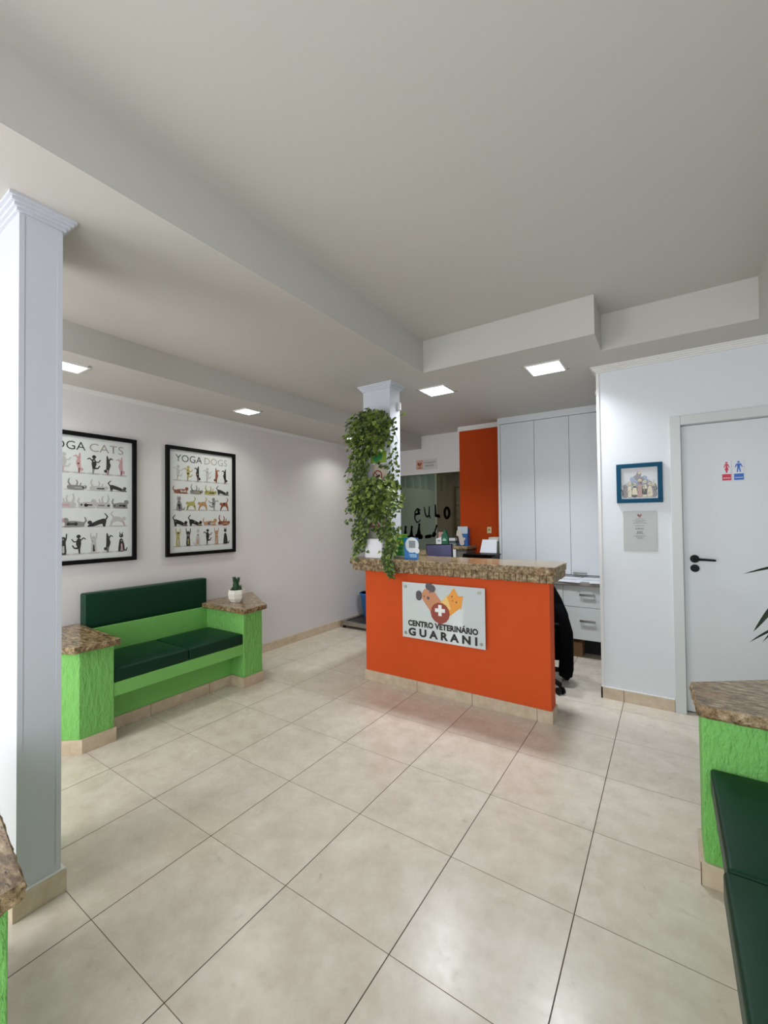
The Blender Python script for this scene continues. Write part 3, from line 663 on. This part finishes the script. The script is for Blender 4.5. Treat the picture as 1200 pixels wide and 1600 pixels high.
# toilet signs
def wc(x0, x1, c, label, male):
    y = PY+.045; t = thing('toilet_sign', label, 'sign', ((x0+x1)/2, y, 1.6), 'toilet signs on the door')
    bxo('sign_plate', (x0, x1, y-.003, y, 1.600, 1.736), mat('sign_white', (214, 216, 222), .3), t, .001)
    fr = Face((x0, y-.003, 1.600), (1, 0, 0), (0, 0, 1), (0, -1, 0)); W_ = x1-x0
    m = mat('sign_%s' % ('blue' if male else 'red'), c, .35)
    b = BM(); fr.rect(b, .001, W_-.001, .002, .044, .0005); obj('colour_band', b, m, t)
    b = BM(); rn = random.Random(5); u = .006
    while u < W_-.006: fr.rect(b, u, u+.0022, .0155, .0205, .0009); u += .0036
    obj('caption', b, mat('sign_caption', (225, 228, 235), .4), t)
    b = BM(); cx = W_/2
    fr.disc(b, cx, .121, .0062, .0006)
    if male:
        fr.stroke(b, [(cx-.009, .107, .0042), (cx+.009, .107, .0042)], .0006); fr.poly(b, [(cx-.0095, .108), (cx-.006, .080), (cx+.006, .080), (cx+.0095, .108)], .0006)
        fr.stroke(b, [(cx-.011, .107, .003), (cx-.017, .090, .003)], .0006); fr.stroke(b, [(cx+.011, .107, .003), (cx+.017, .090, .003)], .0006)
        fr.stroke(b, [(cx-.004, .08, .0035), (cx-.008, .056, .003)], .0006); fr.stroke(b, [(cx+.004, .08, .0035), (cx+.008, .056, .003)], .0006)
    else:
        fr.poly(b, [(cx-.006, .113), (cx-.004, .095), (cx-.011, .070), (cx+.011, .070), (cx+.004, .095), (cx+.006, .113)], .0006)
        fr.stroke(b, [(cx-.006, .110, .0025), (cx-.013, .090, .0025)], .0006); fr.stroke(b, [(cx+.006, .110, .0025), (cx+.013, .090, .0025)], .0006)
        fr.stroke(b, [(cx-.003, .07, .0028), (cx-.001, .054, .0024)], .0006); fr.stroke(b, [(cx+.003, .07, .0028), (cx+.001, .054, .0024)], .0006)
    obj('figure_symbol', b, m, t)
wc(1.525, 1.575, (198, 24, 62), 'red and white sign with a woman symbol on the door', False)
wc(1.587, 1.639, (22, 96, 186), 'blue and white sign with a man symbol on the door', True)
# header sign
t = thing('room_sign', 'small white sign with red emblem and two grey lines on the header above the glass', 'sign', (-1.53, 4.5, 2.07))
bxo('sign_plate', (-1.685, -1.36, 4.494, 4.50, 2.045, 2.185), mat('sign_pale', (196, 194, 196), .4), t)
fr = Face((-1.685, 4.494, 2.045), (1, 0, 0), (0, 0, 1), (0, -1, 0))
b = BM(); fr.rect(b, .006, .112, .006, .134, .0006); obj('emblem_field', b, mat('sign_peach', (206, 160, 140), .5), t)
b = BM(); cap(b, fr, (.058, .06), (.040, .085), .015, .0012, 0); cap(b, fr, (.058, .06), (.078, .088), .015, .0014, 1); fr.rect(b, .026, .09, .022, .031, .0012, mi=2)
obj('emblem', b, [mat('sign_maroon', (110, 48, 44), .5), mat('sign_rust', (150, 80, 50), .5), INK], t)
text('lettering', 'INTERNAÇÃO', fr, .125, .080, .175, .026, .0008, mat('sign_grey_ink', (84, 84, 88), .5), t, bold=.01)
text('lettering', 'FELINOS', fr, .150, .038, .125, .024, .0008, mat('sign_grey_ink', (84, 84, 88), .5), t, bold=.01)

# ================================================================== CUPBOARDS
UY = 4.12
t = thing('wall_cupboard_unit', 'tall white three-door cupboard standing on the worktop beside the orange wall', 'cupboard', (.3, UY, .76))
bxo('carcass', (-.395, .98, UY+.018, 4.52, .765, 2.44), LACG, t)
bxo('side_stile', (-.395, -.368, UY-.004, UY+.02, .765, 2.44), LAC, t, .001)
bxo('top_filler', (-.395, .98, UY-.012, UY+.02, 2.44, ZL), LAC, t, .001, label='white filler panel under the ceiling')
for i, (x0, x1) in enumerate(((-.364, .008), (.012, .365), (.369, .735))):
    dr = bxo('door', (x0, x1, UY, UY+.018, .77, 2.436), LAC, t, .0015)
    if i == 2:
        b = BM(); box(b, .395, .410, UY-.028, UY, .783, .797); box(b, .500, .515, UY-.028, UY, .783, .797); box(b, .390, .520, UY-.036, UY-.026, .780, .800)
        obj('handle', b, METAL, dr, .002, label='metal bar handle')
bxo('door', (.739, .975, UY, UY+.018, .77, 2.436), LAC, t, .0015)
t = thing('worktop', 'thin worktop under the white cupboard doors covered with papers', 'worktop', (.3, 3.9, .70))
b = BM(); box(b, -.37, .978, 3.735, 4.515, .715, .742); box(b, -.72, -.37, 3.735, 4.30, .715, .742); obj('worktop_slab', b, mat('worktop_edge', (150, 140, 134), .35, .1, 30), t, .002)
bxo('upstand', (-.365, .975, UY-.01, UY+.01, .742, .765), mat('grey_strip', (160, 164, 168), .3), t)
rn = random.Random(11)
for i, (x, y, a) in enumerate(((.26, 3.90, .1), (.42, 3.87, -.12), (.55, 3.93, .05), (.68, 3.86, .15), (.36, 3.99, -.05), (.60, 4.0, .0))):
    b = BM(); box(b, -.105, .105, -.15 if i < 4 else -.09, .15 if i < 4 else .09, 0, .0012); bmesh.ops.rotate(b, verts=b.verts, matrix=Matrix.Rotation(a, 3, 'Z'))
    bmesh.ops.translate(b, verts=b.verts, vec=(x, y, .7425+.0016*i))
    tag(obj('paper_sheet', b, PAPER, at=(x, y, .7425+.0016*i)), 'white paper sheet lying on the worktop below the cupboard', 'paper', 'papers on the worktop')
BY = 3.77
t = thing('drawer_cabinet', 'white base cabinet with drawers and bar handles under the worktop', 'cabinet', (.4, 3.95, .15))
bxo('carcass', (-.05, .70, BY+.018, 4.5, .19, .714), LACG, t)
bxo('side_panel', (.690, .708, BY-.002, 4.5, .115, .714), LAC, t)
for x0, x1, full in ((.352, .686, 1), (-.04, .348, 0)):
    for z0, z1 in ((.505, .708), (.196, .501)):
        dr = bxo('drawer', (x0, x1, BY, BY+.018, z0, z1), LACG, t, .0015)
        cx, cz = (x0+x1)/2+.05, (z0+z1)/2+(.02 if z1 > .6 else .03)
        b = BM(); box(b, cx-.062, cx-.050, BY-.03, BY, cz-.007, cz+.007); box(b, cx+.050, cx+.062, BY-.03, BY, cz-.007, cz+.007); box(b, cx-.068, cx+.068, BY-.036, BY-.026, cz-.011, cz+.011)
        obj('handle', b, METAL, dr, .002, label='metal bar handle')
bxo('plinth', (-.05, .70, 4.02, 4.04, .0, .19), DARK, t, label='dark recessed plinth')
tag(bxo('brown_box', (.34, .50, 3.86, 4.0, .0, .14), WOOD, at=(.42, 3.93, 0)), 'brown cardboard box on the floor under the drawer cabinet', 'box')

# ================================================================== OFFICE CHAIR + JACKET
CX, CY = .25, 3.02
t = thing('office_chair', 'black swivel chair on castors behind the counter under a dark jacket', 'chair', (CX, CY, 0))
for k in range(5):
    a = math.radians(-38+72*k); dx, dy = math.cos(a), math.sin(a); E_ = Vector((CX+(.32 if k != 1 else .27)*dx, CY+(.32 if k != 1 else .27)*dy, .075))
    b = BM(); tube(b, [(CX, CY, .10), (CX+.15*dx, CY+.15*dy, .092), E_], [.03, .024, .018], 8); lg = obj('base_leg', b, BLACK, t, smooth=True)
    b = BM(); tube(b, [E_+Vector((0, 0, 0)), E_-Vector((0, 0, .03))], .010, 8)
    for s in (-1, 1):
        n = Vector((-dy, dx, 0)); tube(b, [E_+n*s*.010-Vector((0, 0, .047)), E_+n*s*.027-Vector((0, 0, .047))], .027, 16)
    obj('castor', b, BLACK, lg)
b = BM(); tube(b, [(CX, CY, .09), (CX, CY, .40)], [.03, .022], 14); obj('gas_lift', b, BLACK, t)
b = BM(); box(b, CX-.22, CX+.20, CY-.22, CY+.22, .40, .47); obj('seat', b, CLOTH, t, .03, seg=3)
b = BM(); box(b, CX-.21, CX+.17, CY+.0, CY+.06, .52, .83); obj('backrest', b, CLOTH, t, .03, seg=3)
b = BM(); tube(b, [(CX, CY+.18, .42), (CX, CY+.10, .44), (CX, CY+.075, .60)], .02, 8); obj('back_bar', b, BLACK, t)
def loft(bm, secs, seg=20, jit=0):
    rings = []
    rn = random.Random(4)
    for z, xc, yc, rx, ry in secs:
        rings.append([bm.verts.new((xc+rx*math.copysign(abs(math.cos(q))**.7, math.cos(q))+rn.uniform(-jit, jit), yc+ry*math.copysign(abs(math.sin(q))**.8, math.sin(q))+jit*2*math.sin(q*5+z*6), z)) for q in [2*math.pi*k/seg for k in range(seg)]])
    for a, c in zip(rings, rings[1:]):
        for k in range(seg): bm.faces.new([a[k], a[(k+1) % seg], c[(k+1) % seg], c[k]])
    bm.faces.new(rings[0][::-1]); bm.faces.new(rings[-1])
t = thing('jacket', 'black jacket hanging over the chair at the right end of the counter', 'jacket', (CX, CY, .1))
b = BM(); loft(b, [(.20, .25, CY+.05, .235, .075), (.32, .26, CY+.05, .265, .085), (.46, .27, CY+.04, .272, .085), (.58, .26, CY+.03, .262, .08), (.70, .235, CY+.03, .238, .065), (.79, .22, CY+.03, .205, .06), (.845, .19, CY+.03, .13, .045), (.86, .18, CY+.03, .06, .02)], 28, .004)
obj('jacket_body', b, CLOTH, t, smooth=True)
b = BM(); loft(b, [(.085, .505, CY, .05, .045), (.14, .508, CY, .056, .05), (.3, .515, CY, .05, .055), (.44, .515, CY, .048, .055), (.54, .485, CY+.01, .05, .05), (.66, .44, CY+.02, .04, .05)], 18, .002)
obj('sleeve', b, CLOTH, t, smooth=True)
b = BM(); box(b, .395, .475, CY-.078, CY-.072, .505, .516); obj('reflective_strip', b, mat('dark_grey_trim', (50, 52, 54), .5), t)

# ================================================================== THINGS BEHIND THE COUNTER
t = thing('back_counter', 'small granite topped stand holding leaflets before the glass', 'counter', (-1.0, 4.12, 0))
bxo('stand_body', (-1.22, -.76, 4.03, 4.28, 0, 1.0), mat('stand_grey', (110, 108, 100), .5), t)
slab('granite_top', [(-1.24, 4.0), (-.735, 4.0), (-.735, 4.29), (-1.24, 4.29)], 1.0, 1.04, t, amp=.001)
def Yp(px, py, y):
    d = R2*((px-600)/663.4)-U2*((py-800)/663.4)+Fv; c = Vector((1.211, -.668, 1.362)); return c+d*((y-c.y)/d.y)
t = thing('leaflet_holder', 'white slanted leaflet box beside the green holder behind the counter', 'holder', (-1.2, 4.12, 1.04))
b = BM(); F = Face((-1.185, 4.09, 1.041), (1, 0, 0), (0, 0, 1), (0, -1, 0))
F.poly(b, [(0, 0), (.072, 0), (.072, .10), (0, .078)], 0, .06); obj('holder_body', b, PAPER, t)
b = BM(); F.rect(b, .018, .055, .055, .064, .001); F.rect(b, .018, .058, .043, .050, .001); obj('printed_lines', b, mat('grey_blue_ink', (100, 120, 140), .5), t)
b = BM(); box(b, -1.185, -1.113, 4.155, 4.16, 1.041, 1.20); o_ = tag(obj('pink_leaflet', b, mat('pink_paper', (186, 142, 136), .6), at=(-1.15, 4.155, 1.041)), 'pinkish striped leaflet standing behind the white leaflet box', 'leaflet')
t = thing('green_holder', 'dark green bottle shaped holder with pale label behind the counter', 'holder', (-1.07, 4.12, 1.04))
b = BM(); F = Face((-1.108, 4.085, 1.041), (1, 0, 0), (0, 0, 1), (0, -1, 0))
F.poly(b, [(0, 0), (.086, 0), (.086, .105), (.060, .145), (.050, .19), (.030, .19), (.022, .15), (0, .13)], 0, .05); obj('holder_body', b, mat('bottle_green', (20, 96, 66), .4), t, .003)
b = BM(); F.rect(b, .014, .062, .055, .074, .001); F.rect(b, .022, .052, .080, .086, .001); obj('label', b, mat('mint_label', (170, 205, 190), .5), t)
for i, (z, w, m_) in enumerate(((1.041, .09, 'steel'), (1.071, .085, 'dark'), (1.095, .08, 'pale'))):
    tag(bxo('small_box', (-1.005, -1.005+w, 4.08, 4.15, z, z+.028 if i < 2 else z+.035), mat('box_'+m_, {'steel': (120, 130, 132), 'dark': (70, 78, 82), 'pale': (205, 208, 212)}[m_], .4), at=(-.96, 4.11, z)),
        ['steel grey small box at the bottom of the little stack beside the green holder', 'dark grey small box in the middle of the little stack beside the green holder', 'pale small box on top of the little stack beside the green holder'][i], 'box', 'small boxes stacked on the back stand')
t = thing('display_box', 'blue and white product display box with a dog cut-out before the orange wall', 'box', (-.83, 4.12, 1.04))
bxo('box_body', (-.885, -.775, 4.10, 4.17, 1.041, 1.255), mat('display_blue', (30, 92, 158), .4), t, .002)
bxo('header_card', (-.895, -.77, 4.093, 4.10, 1.185, 1.27), mat('card_grey', (182, 192, 202), .5), t)
b = BM(); F = Face((-.915, 4.088, 1.041), (1, 0, 0), (0, 0, 1), (0, -1, 0))
F.stroke(b, [(.04, .17, .024), (.06, .10, .028), (.075, .03, .028)], 0, th=.004); F.stroke(b, [(.03, .17, .02), (.02, .13, .016)], 0, th=.004)
F.stroke(b, [(.08, .06, .018), (.105, .085, .014)], 0, th=.004); obj('dog_cutout', b, mat('cutout_beige', (196, 186, 176), .6), t)
for i in range(3):
    x = -1.01+.045*i; b = BM(); box(b, x, x+.038, 4.012-.004*i, 4.016-.004*i, .885, 1.0-.01*(i == 0))
    tag(obj('leaflet', b, PAPER, at=(x, 4.012, .885)), ['leftmost', 'middle', 'rightmost'][i]+' white folded leaflet hanging on the front of the granite topped stand', 'leaflet', 'leaflets hanging on the stand')
# printer, paper, telephone
t = thing('printer', 'low black printer on the worktop in front of the orange wall', 'printer', (-.52, 3.92, .742))
bxo('printer_body', (-.715, -.375, 3.80, 4.08, .743, .955), BLACK, t, .008)
bxo('output_tray', (-.70, -.33, 3.78, 3.98, .958, .972), BLACK, t, .003)
b = BM(); F = Face((-.60, 3.99, .975), (1, 0, 0), (0, .32, .95), (0, -.95, .32))
b2 = [(.02, 0), (.215, 0), (.205, .155), (.035, .155)]; F.poly(b, b2, 0, .004)
tag(obj('paper_stack', b, PAPER, at=(-.5, 3.99, .975)), 'white paper sheets standing upright in the black printer', 'paper')
t = thing('telephone', 'pale desk device behind the printer next to the cupboard', 'telephone', (-.42, 4.2, .742))
bxo('device_body', (-.50, -.405, 4.12, 4.27, .743, 1.10), mat('device_grey', (120, 118, 104), .5), t, .004)
bxo('device_top', (-.515, -.40, 4.10, 4.28, 1.10, 1.145), mat('device_cream', (206, 204, 190), .5), t, .004)
t = thing('wall_socket', 'cream electrical socket on the orange wall', 'socket', (-.57, 4.3, 1.22))
bxo('plate', (-.600, -.548, 4.292, 4.30, 1.185, 1.262), mat('socket_cream', (204, 190, 140), .4), t, .002)
b = BM(); tube(b, [(-.574, 4.293, 1.228), (-.574, 4.289, 1.228)], .011, 12); obj('socket_hole', b, mat('socket_dark', (110, 96, 60), .4), t)
# monitor on the inner desk
t = thing('monitor', 'computer monitor with violet grey screen behind the granite counter', 'monitor', (-.53, 2.86, .75))
b = BM(); box(b, -.125, .125, -.012, .012, -.16, .0); bmesh.ops.rotate(b, verts=b.verts, matrix=Matrix.Rotation(-.03, 3, 'Y')); bmesh.ops.rotate(b, verts=b.verts, matrix=Matrix.Rotation(.15, 3, 'Z')); bmesh.ops.translate(b, verts=b.verts, vec=(-.535, 2.86, 1.133)); obj('bezel', b, BLACK, t, .003)
b = BM(); box(b, -.118, .116, -.014, -.0121, -.155, -.008); bmesh.ops.rotate(b, verts=b.verts, matrix=Matrix.Rotation(-.03, 3, 'Y')); bmesh.ops.rotate(b, verts=b.verts, matrix=Matrix.Rotation(.15, 3, 'Z')); bmesh.ops.translate(b, verts=b.verts, vec=(-.535, 2.86, 1.133)); obj('screen', b, mat('screen_violet', (92, 88, 122), .35), t)
b = BM(); tube(b, [(-.535, 2.875, .76), (-.535, 2.875, .98)], .018, 10); box(b, -.62, -.45, 2.80, 2.95, .751, .762); obj('stand', b, BLACK, t)
# things on the counter top
GZ = 1.0415
t = thing('blank_white_box', 'plain white box on the counter leaning against the column under the plants', 'box', (-.84, 2.27, GZ))
bxo('box_body', (-.928, -.760, 2.245, 2.286, GZ, 1.198), mat('glossy_white_card', (236, 234, 240), .3), t, .003)
bxo('box_lid', (-.930, -.758, 2.243, 2.287, 1.198, 1.204), mat('card_edge', (206, 204, 206), .4), t)
t = thing('product_bag', 'green and yellow product bag standing beside the column on the counter', 'bag', (-.65, 2.37, GZ))
b = BM()
secs = [(GZ, -.655, 2.37, .072, .035), (GZ+.02, -.655, 2.37, .078, .045), (GZ+.10, -.655, 2.37, .075, .038), (GZ+.17, -.655, 2.37, .072, .02), (GZ+.185, -.655, 2.37, .070, .006), (GZ+.20, -.655, 2.37, .070, .004)]
loft(b, secs, 20)
for f in b.faces:
    z = f.calc_center_median().z-GZ; f.material_index = 1 if z < .025 else (2 if z < .04 else (0 if z < .15 else 3))
obj('bag_body', b, [mat('bag_green', (26, 120, 52), .35), mat('bag_silver', (170, 170, 160), .3), mat('bag_yellow', (196, 196, 60), .35), mat('bag_lime', (84, 130, 30), .35)], t, smooth=True)
F = Face((-.73, 2.328, GZ), (1, 0, 0), (0, 0, 1), (0, -1, 0))
text('lettering', 'ITRA', F, .05, .115, .085, .038, .003, mat('bag_letters', (214, 214, 60), .4), t, bold=.05)
b = BM(); F.rect(b, .055, .135, .098, .103, .003); F.rect(b, .05, .13, .062, .067, .003); obj('printed_stripes', b, mat('bag_pale_green', (120, 170, 110), .4), t)
t = thing('counter_card', 'blue counter card with a white speech bubble shape on the granite top', 'sign', (-.5, 2.30, GZ))
bxo('card', (-.572, -.444, 2.298, 2.302, GZ, 1.215), mat('card_blue', (30, 118, 190), .4), t)
b = BM(); F = Face((-.572, 2.298, GZ), (1, 0, 0), (0, 0, 1), (0, -1, 0))
F.disc(b, .073, .115, .062, .001, seg=28); F.disc(b, .120, .070, .022, .001, seg=16); F.poly(b, [(.04, .075), (.12, .09), (.125, .055), (.10, .058), (.085, .068), (.075, .055), (.06, .06), (.05, .05)], .0012)
obj('white_bubble', b, mat('bubble_white', (222, 230, 236), .4), t)
b = BM(); F.rect(b, .045, .105, .092, .150, .002); obj('grey_square', b, mat('printed_grey', (140, 146, 152), .5), t)
b = BM(); F.rect(b, .05, .115, .031, .040, .001); F.rect(b, .055, .115, .018, .026, .001); obj('printed_lines', b, mat('pale_blue_ink', (170, 205, 230), .5), t)
# notices on the column face
F = Face((-.965, 2.29, 0), (1, 0, 0), (0, 0, 1), (0, -1, 0))
t = thing('sticker', 'green and yellow sticker on the column between the hanging plants', 'sticker', (-.81, 2.29, 1.84))
b = BM(); F.rect(b, .075, .235, 1.842, 1.94, .0012, .0012); obj('sticker_face', b, mat('sticker_lime', (120, 150, 30), .5), t)
b = BM(); F.disc(b, .13, 1.885, .035, .0018); F.disc(b, .165, 1.895, .03, .0019); obj('green_motif', b, mat('sticker_green', (30, 112, 56), .5), t)
t = thing('prohibition_notice', 'cream notice with dark red ring on the column under the green sticker', 'notice', (-.80, 2.29, 1.69))
b = BM(); F.rect(b, .085, .25, 1.675, 1.83, .0012, .0012); obj('notice_face', b, mat('notice_cream', (176, 164, 148), .5), t)
b = BM(); pts = [(.145+.042*math.cos(q), 1.735+.042*math.sin(q), .006) for q in [k*math.pi/10 for k in range(21)]]; F.stroke(b, pts, .0018); F.stroke(b, [(.118, 1.765, .005), (.172, 1.705, .005)], .0018); obj('ring_symbol', b, mat('notice_red', (120, 44, 36), .5), t)
b = BM(); F.rect(b, .165, .235, 1.802, 1.817, .0018); obj('heading_bar', b, mat('notice_heading', (66, 60, 72), .5), t)
b = BM(); F.stroke(b, [(.13, 1.72, .012), (.16, 1.735, .010)], .0016); obj('animal_symbol', b, BLACKF, t)
t = thing('warning_notice', 'grey notice with a red brown triangle on the column above the white box', 'notice', (-.85, 2.29, 1.21))
b = BM(); F.rect(b, .03, .235, 1.205, 1.385, .0012, .0012); obj('notice_face', b, mat('notice_grey', (158, 156, 144), .5), t)
b = BM(); F.stroke(b, [(.05, 1.305, .006), (.10, 1.355, .006), (.125, 1.352, .006), (.165, 1.305, .006), (.05, 1.305, .006)], .0018); F.stroke(b, [(.10, 1.30, .005), (.125, 1.27, .005), (.16, 1.265, .005)], .0018); obj('triangle_symbol', b, mat('triangle_red', (110, 50, 40), .5), t)

# scale and bin by the left wall
t = thing('platform_scale', 'low metal platform scale on the floor by the left wall behind the counter', 'scale', (-2.02, 3.9, 0))
b = BM(); box(b, -2.26, -1.66, 3.53, 3.57, .035, .085); box(b, -2.26, -1.66, 4.33, 4.37, .035, .085); box(b, -2.26, -2.22, 3.57, 4.33, .035, .085); box(b, -1.70, -1.66, 3.57, 4.33, .035, .085); obj('frame', b, METAL, t, .003)
bxo('platform', (-2.22, -1.70, 3.57, 4.33, .04, .075), mat('dark_platform', (52, 44, 38), .4), t)
for x in (-2.23, -1.69):
    for y in (3.56, 4.34): b = BM(); tube(b, [(x, y, 0), (x, y, .036)], .02, 10); obj('foot', b, BLACK, t)
t = thing('blue_bucket', 'blue plastic bucket standing on the scale behind the counter', 'bucket', (-2.11, 3.98, .076))
b = BM(); lathe(b, (-2.098, 3.98, .0765), [(.11, 0), (.115, .01), (.15, .29), (.165, .30), (.165, .315), (.150, .315), (.145, .29), (.11, .02)], 28); obj('bucket_body', b, mat('bucket_blue', (16, 108, 176), .4), t, smooth=True)

# ================================================================== HANGING PLANTS
def leaf(bm, p, d, n, L, W, mi):
    """heart shaped leaf: tip direction d, normal n, slight fold"""
    d = d.normalized(); s = d.cross(n).normalized(); n = s.cross(d)
    pr = [(0, 0, 0), (-.10, .30, .05), (.10, .50, .10), (.45, .46, .09), (.78, .25, .03), (1.0, 0, -.10)]
    mid = [bm.verts.new(p+d*(L*x)+n*(-L*.05 if 0 < i < 5 else (L*z if i == 5 else 0))) for i, (x, w, z) in enumerate(pr)]
    for sg in (-1, 1):
        e = [bm.verts.new(p+d*(L*x)+s*(sg*W*w)+n*(L*z)) for x, w, z in pr[1:5]]
        for q in ((mid[0], e[0], e[1], mid[2]), (mid[2], e[1], e[2], mid[3]), (mid[3], e[2], e[3], mid[4]), (mid[4], e[3], mid[5])):
            try: bm.faces.new(q).material_index = mi
            except ValueError: pass
def hanging_plant(label, c, rx, ry, rz, nl, vines, seed, leafL=.036):
    rn = random.Random(seed)
    t = thing('hanging_plant', label, 'hanging plant', (c[0], 2.29, c[2]-.1), 'trailing plants on the counter column')
    b = BM(); lathe(b, (c[0]+.01, 2.215, c[2]-.13), [(.045, 0), (.06, .02), (.072, .10), (.078, .11), (.072, .115), (.062, .09)], 20); obj('pot', b, mat('grey_brown_pot', (110, 98, 84), .8, .1, 30), t, smooth=True)
    b = BM(); tube(b, [(c[0], 2.289, c[2]), (c[0], 2.25, c[2]), (c[0], 2.235, c[2]-.04)], .004, 6); obj('wall_hook', b, METAL, t)
    b = BM(); sb = BM()
    def clampy(p, lim=2.285):
        if -0.97 < p.x < -.68 and p.y > lim: p.y = lim-rn.uniform(0, .02)
        if 2.29 < p.y and p.x > -.70: p.y = 2.28
        return p
    for k in range(nl):
        while True:
            q = Vector((rn.uniform(-1, 1), rn.uniform(-1, .55), rn.uniform(-1, 1)))
            if .35 < q.length < 1: break
        p = clampy(Vector((c[0]+q.x*rx, c[1]+q.y*ry, c[2]+q.z*rz)))
        dr = Vector((q.x*.8+rn.uniform(-.5, .5), -abs(q.y)*.5-rn.uniform(.0, .4), rn.uniform(-1.0, .15))); nn = Vector((q.x*.6+rn.uniform(-.4, .4), -1+rn.uniform(-.2, .2), .9+rn.uniform(-.3, .3)))
        L = leafL*rn.uniform(.75, 1.25); leaf(b, p, dr, nn, L, L*.95, rn.choices([0, 1, 2], [5, 3, 3])[0])
        if k % 5 == 0: tube(sb, [(c[0]+q.x*rx*.2, c[1], c[2]-.02), tuple(clampy((Vector((c[0], c[1], c[2]))+p)/2+Vector((0, 0, .02)))), tuple(p)], .0014, 4)
    for (x0, z0, x1, z1, dens) in vines:
        n = max(4, int(abs(z0-z1)/.05)); pts = []
        for i in range(n+1):
            f = i/n; x = x0+(x1-x0)*f+.012*math.sin(f*9+x0*30)+rn.uniform(-.006, .006); yy = 2.225+rn.uniform(-.02, .02)
            if z0+(z1-z0)*f < 1.06: yy = min(yy, 2.185)
            pts.append(Vector((x, yy, z0+(z1-z0)*f)))
        tube(sb, [tuple(p) for p in pts], .0016, 4)
        for i in range(int(abs(z0-z1)*dens)):
            f = rn.random(); k = min(n-1, int(f*n)); p = pts[k].lerp(pts[k+1], f*n-k); sd = rn.choice((-1, 1))
            p = p+Vector((sd*rn.uniform(.004, .022), rn.uniform(-.02, .01), 0)); L = leafL*rn.uniform(.55, .95)
            leaf(b, p, Vector((sd*.8, -.3, -.7+rn.uniform(-.3, .3))), Vector((rn.uniform(-.4, .4), -1, .7)), L, L*.9, rn.choices([0, 1, 2], [4, 5, 2])[0])
    obj('foliage', b, LEAFS, t); obj('stems', sb, STEM, t)
rv = random.Random(21)
v1 = []
for k in range(9): x = -1.02+.016*k+rv.uniform(-.01, .01); v1.append((x, 1.95, x+rv.uniform(-.035, .02), rv.uniform(1.25, 1.75), 90))
v1 += [(-1.06, 1.98, -1.085, 1.62, 60), (-.98, 1.95, -1.0, 1.05, 90), (-.94, 1.95, -.93, 1.55, 80), (-.88, 1.95, -.90, 1.66, 80), (-.64, 1.98, -.625, 1.45, 75), (-.60, 2.05, -.60, 1.6, 75), (-.65, 1.9, -.645, 1.7, 60), (-.76, 1.90, -.78, 1.78, 50), (-1.05, 2.12, -1.12, 2.08, 200), (-1.03, 1.83, -1.1, 1.80, 200), (-.58, 2.18, -.53, 2.21, 200)]
hanging_plant('upper trailing plant of heart shaped leaves hanging near the column top', (-.815, 2.17, 2.09), .235, .15, .20, 620, v1, 3)
v2 = []
for k in range(7): x = -1.0+.02*k; v2.append((x, 1.36, x+rv.uniform(-.02, .02), rv.uniform(1.06, 1.22), 90))
v2 += [(-1.0, 1.4, -.985, 1.02, 110), (-.95, 1.4, -.955, 1.05, 100), (-.68, 1.36, -.645, .915, 230), (-.645, 1.34, -.625, .905, 230), (-.70, 1.34, -.66, .94, 200), (-.72, 1.32, -.66, 1.0, 150), (-.62, 1.34, -.60, 1.12, 110), (-.76, 1.3, -.72, 1.10, 90), (-.80, 1.32, -.70, 1.16, 80), (-.57, 1.32, -.575, 1.22, 60), (-1.06, 1.38, -1.12, 1.33, 200), (-1.05, 1.5, -1.09, 1.42, 150), (-.85, 1.33, -.84, 1.28, 60)]
hanging_plant('lower trailing plant whose strand falls over the granite counter edge', (-.765, 2.17, 1.535), .255, .15, .19, 680, v2, 5)

# ================================================================== PALM AT THE RIGHT
t = thing('potted_palm', 'dark narrow leaved plant whose leaf tips reach in from the right edge before the door', 'potted plant', (1.80, 1.53, .66))
b = BM(); lathe(b, (1.80, 1.53, .660), [(.06, 0), (.075, .02), (.09, .14), (.094, .15), (.086, .15), (.08, .13)], 24); obj('pot', b, mat('terracotta', (150, 90, 62), .8), t, smooth=True)
b = BM(); sb = BM()
def blade(p0, p1, w, sag):
    p0, p1 = Vector(p0), Vector(p1); n = 10; prev = None
    for i in range(n+1):
        f = i/n; p = p0.lerp(p1, f)+Vector((0, 0, sag*math.sin(f*math.pi))); ww = w*(math.sin(math.pi*min(1, f*.94+.06))**.8) if f > .08 else w*.15
        side = Vector((0, .25, 1)).normalized() if abs(p1.x-p0.x) > abs(p1.z-p0.z)*.3 else Vector((.8, 0, .3)).normalized()
        a, m_, c = b.verts.new(p+side*ww), b.verts.new(p+Vector((0, -.002, 0))), b.verts.new(p-side*ww)
        if prev: b.faces.new((prev[0], a, m_, prev[1])); b.faces.new((prev[1], m_, c, prev[2]))
        prev = (a, m_, c)
top = (1.78, 1.52, 1.02)
tube(sb, [(1.80, 1.53, .78), (1.79, 1.525, .9), top], [.008, .007, .004], 8)
def tip(px, py, y): return tuple(Yp(px, py, y))
for st_, tp, w, sg in (((1.74, 1.50, 1.185), tip(1160, 897, 1.5), .007, .02), (tip(1235, 925, 1.5), tip(1177, 987, 1.49), .017, .012), (tip(1250, 968, 1.5), tip(1170, 1004, 1.5), .006, .010), (tip(1232, 965, 1.48), tip(1191, 1004, 1.48), .006, .006)):
    tube(sb, [top, tuple((Vector(top)+Vector(st_))/2+Vector((0, 0, .02))), st_], .003, 6); blade(st_, tp, w, sg)
for k in range(7):
    a = random.uniform(-1.2, 1.8); r = random.uniform(.15, .25); e = (1.80+r*math.cos(a), 1.52+r*math.sin(a)*.6, 1.02+random.uniform(-.08, .3)); blade(top, e, .012, .04)
obj('leaf_blades', b, mat('palm_dark_leaf', (30, 46, 34), .5, spec=.2), t); obj('stems', sb, STEM, t)
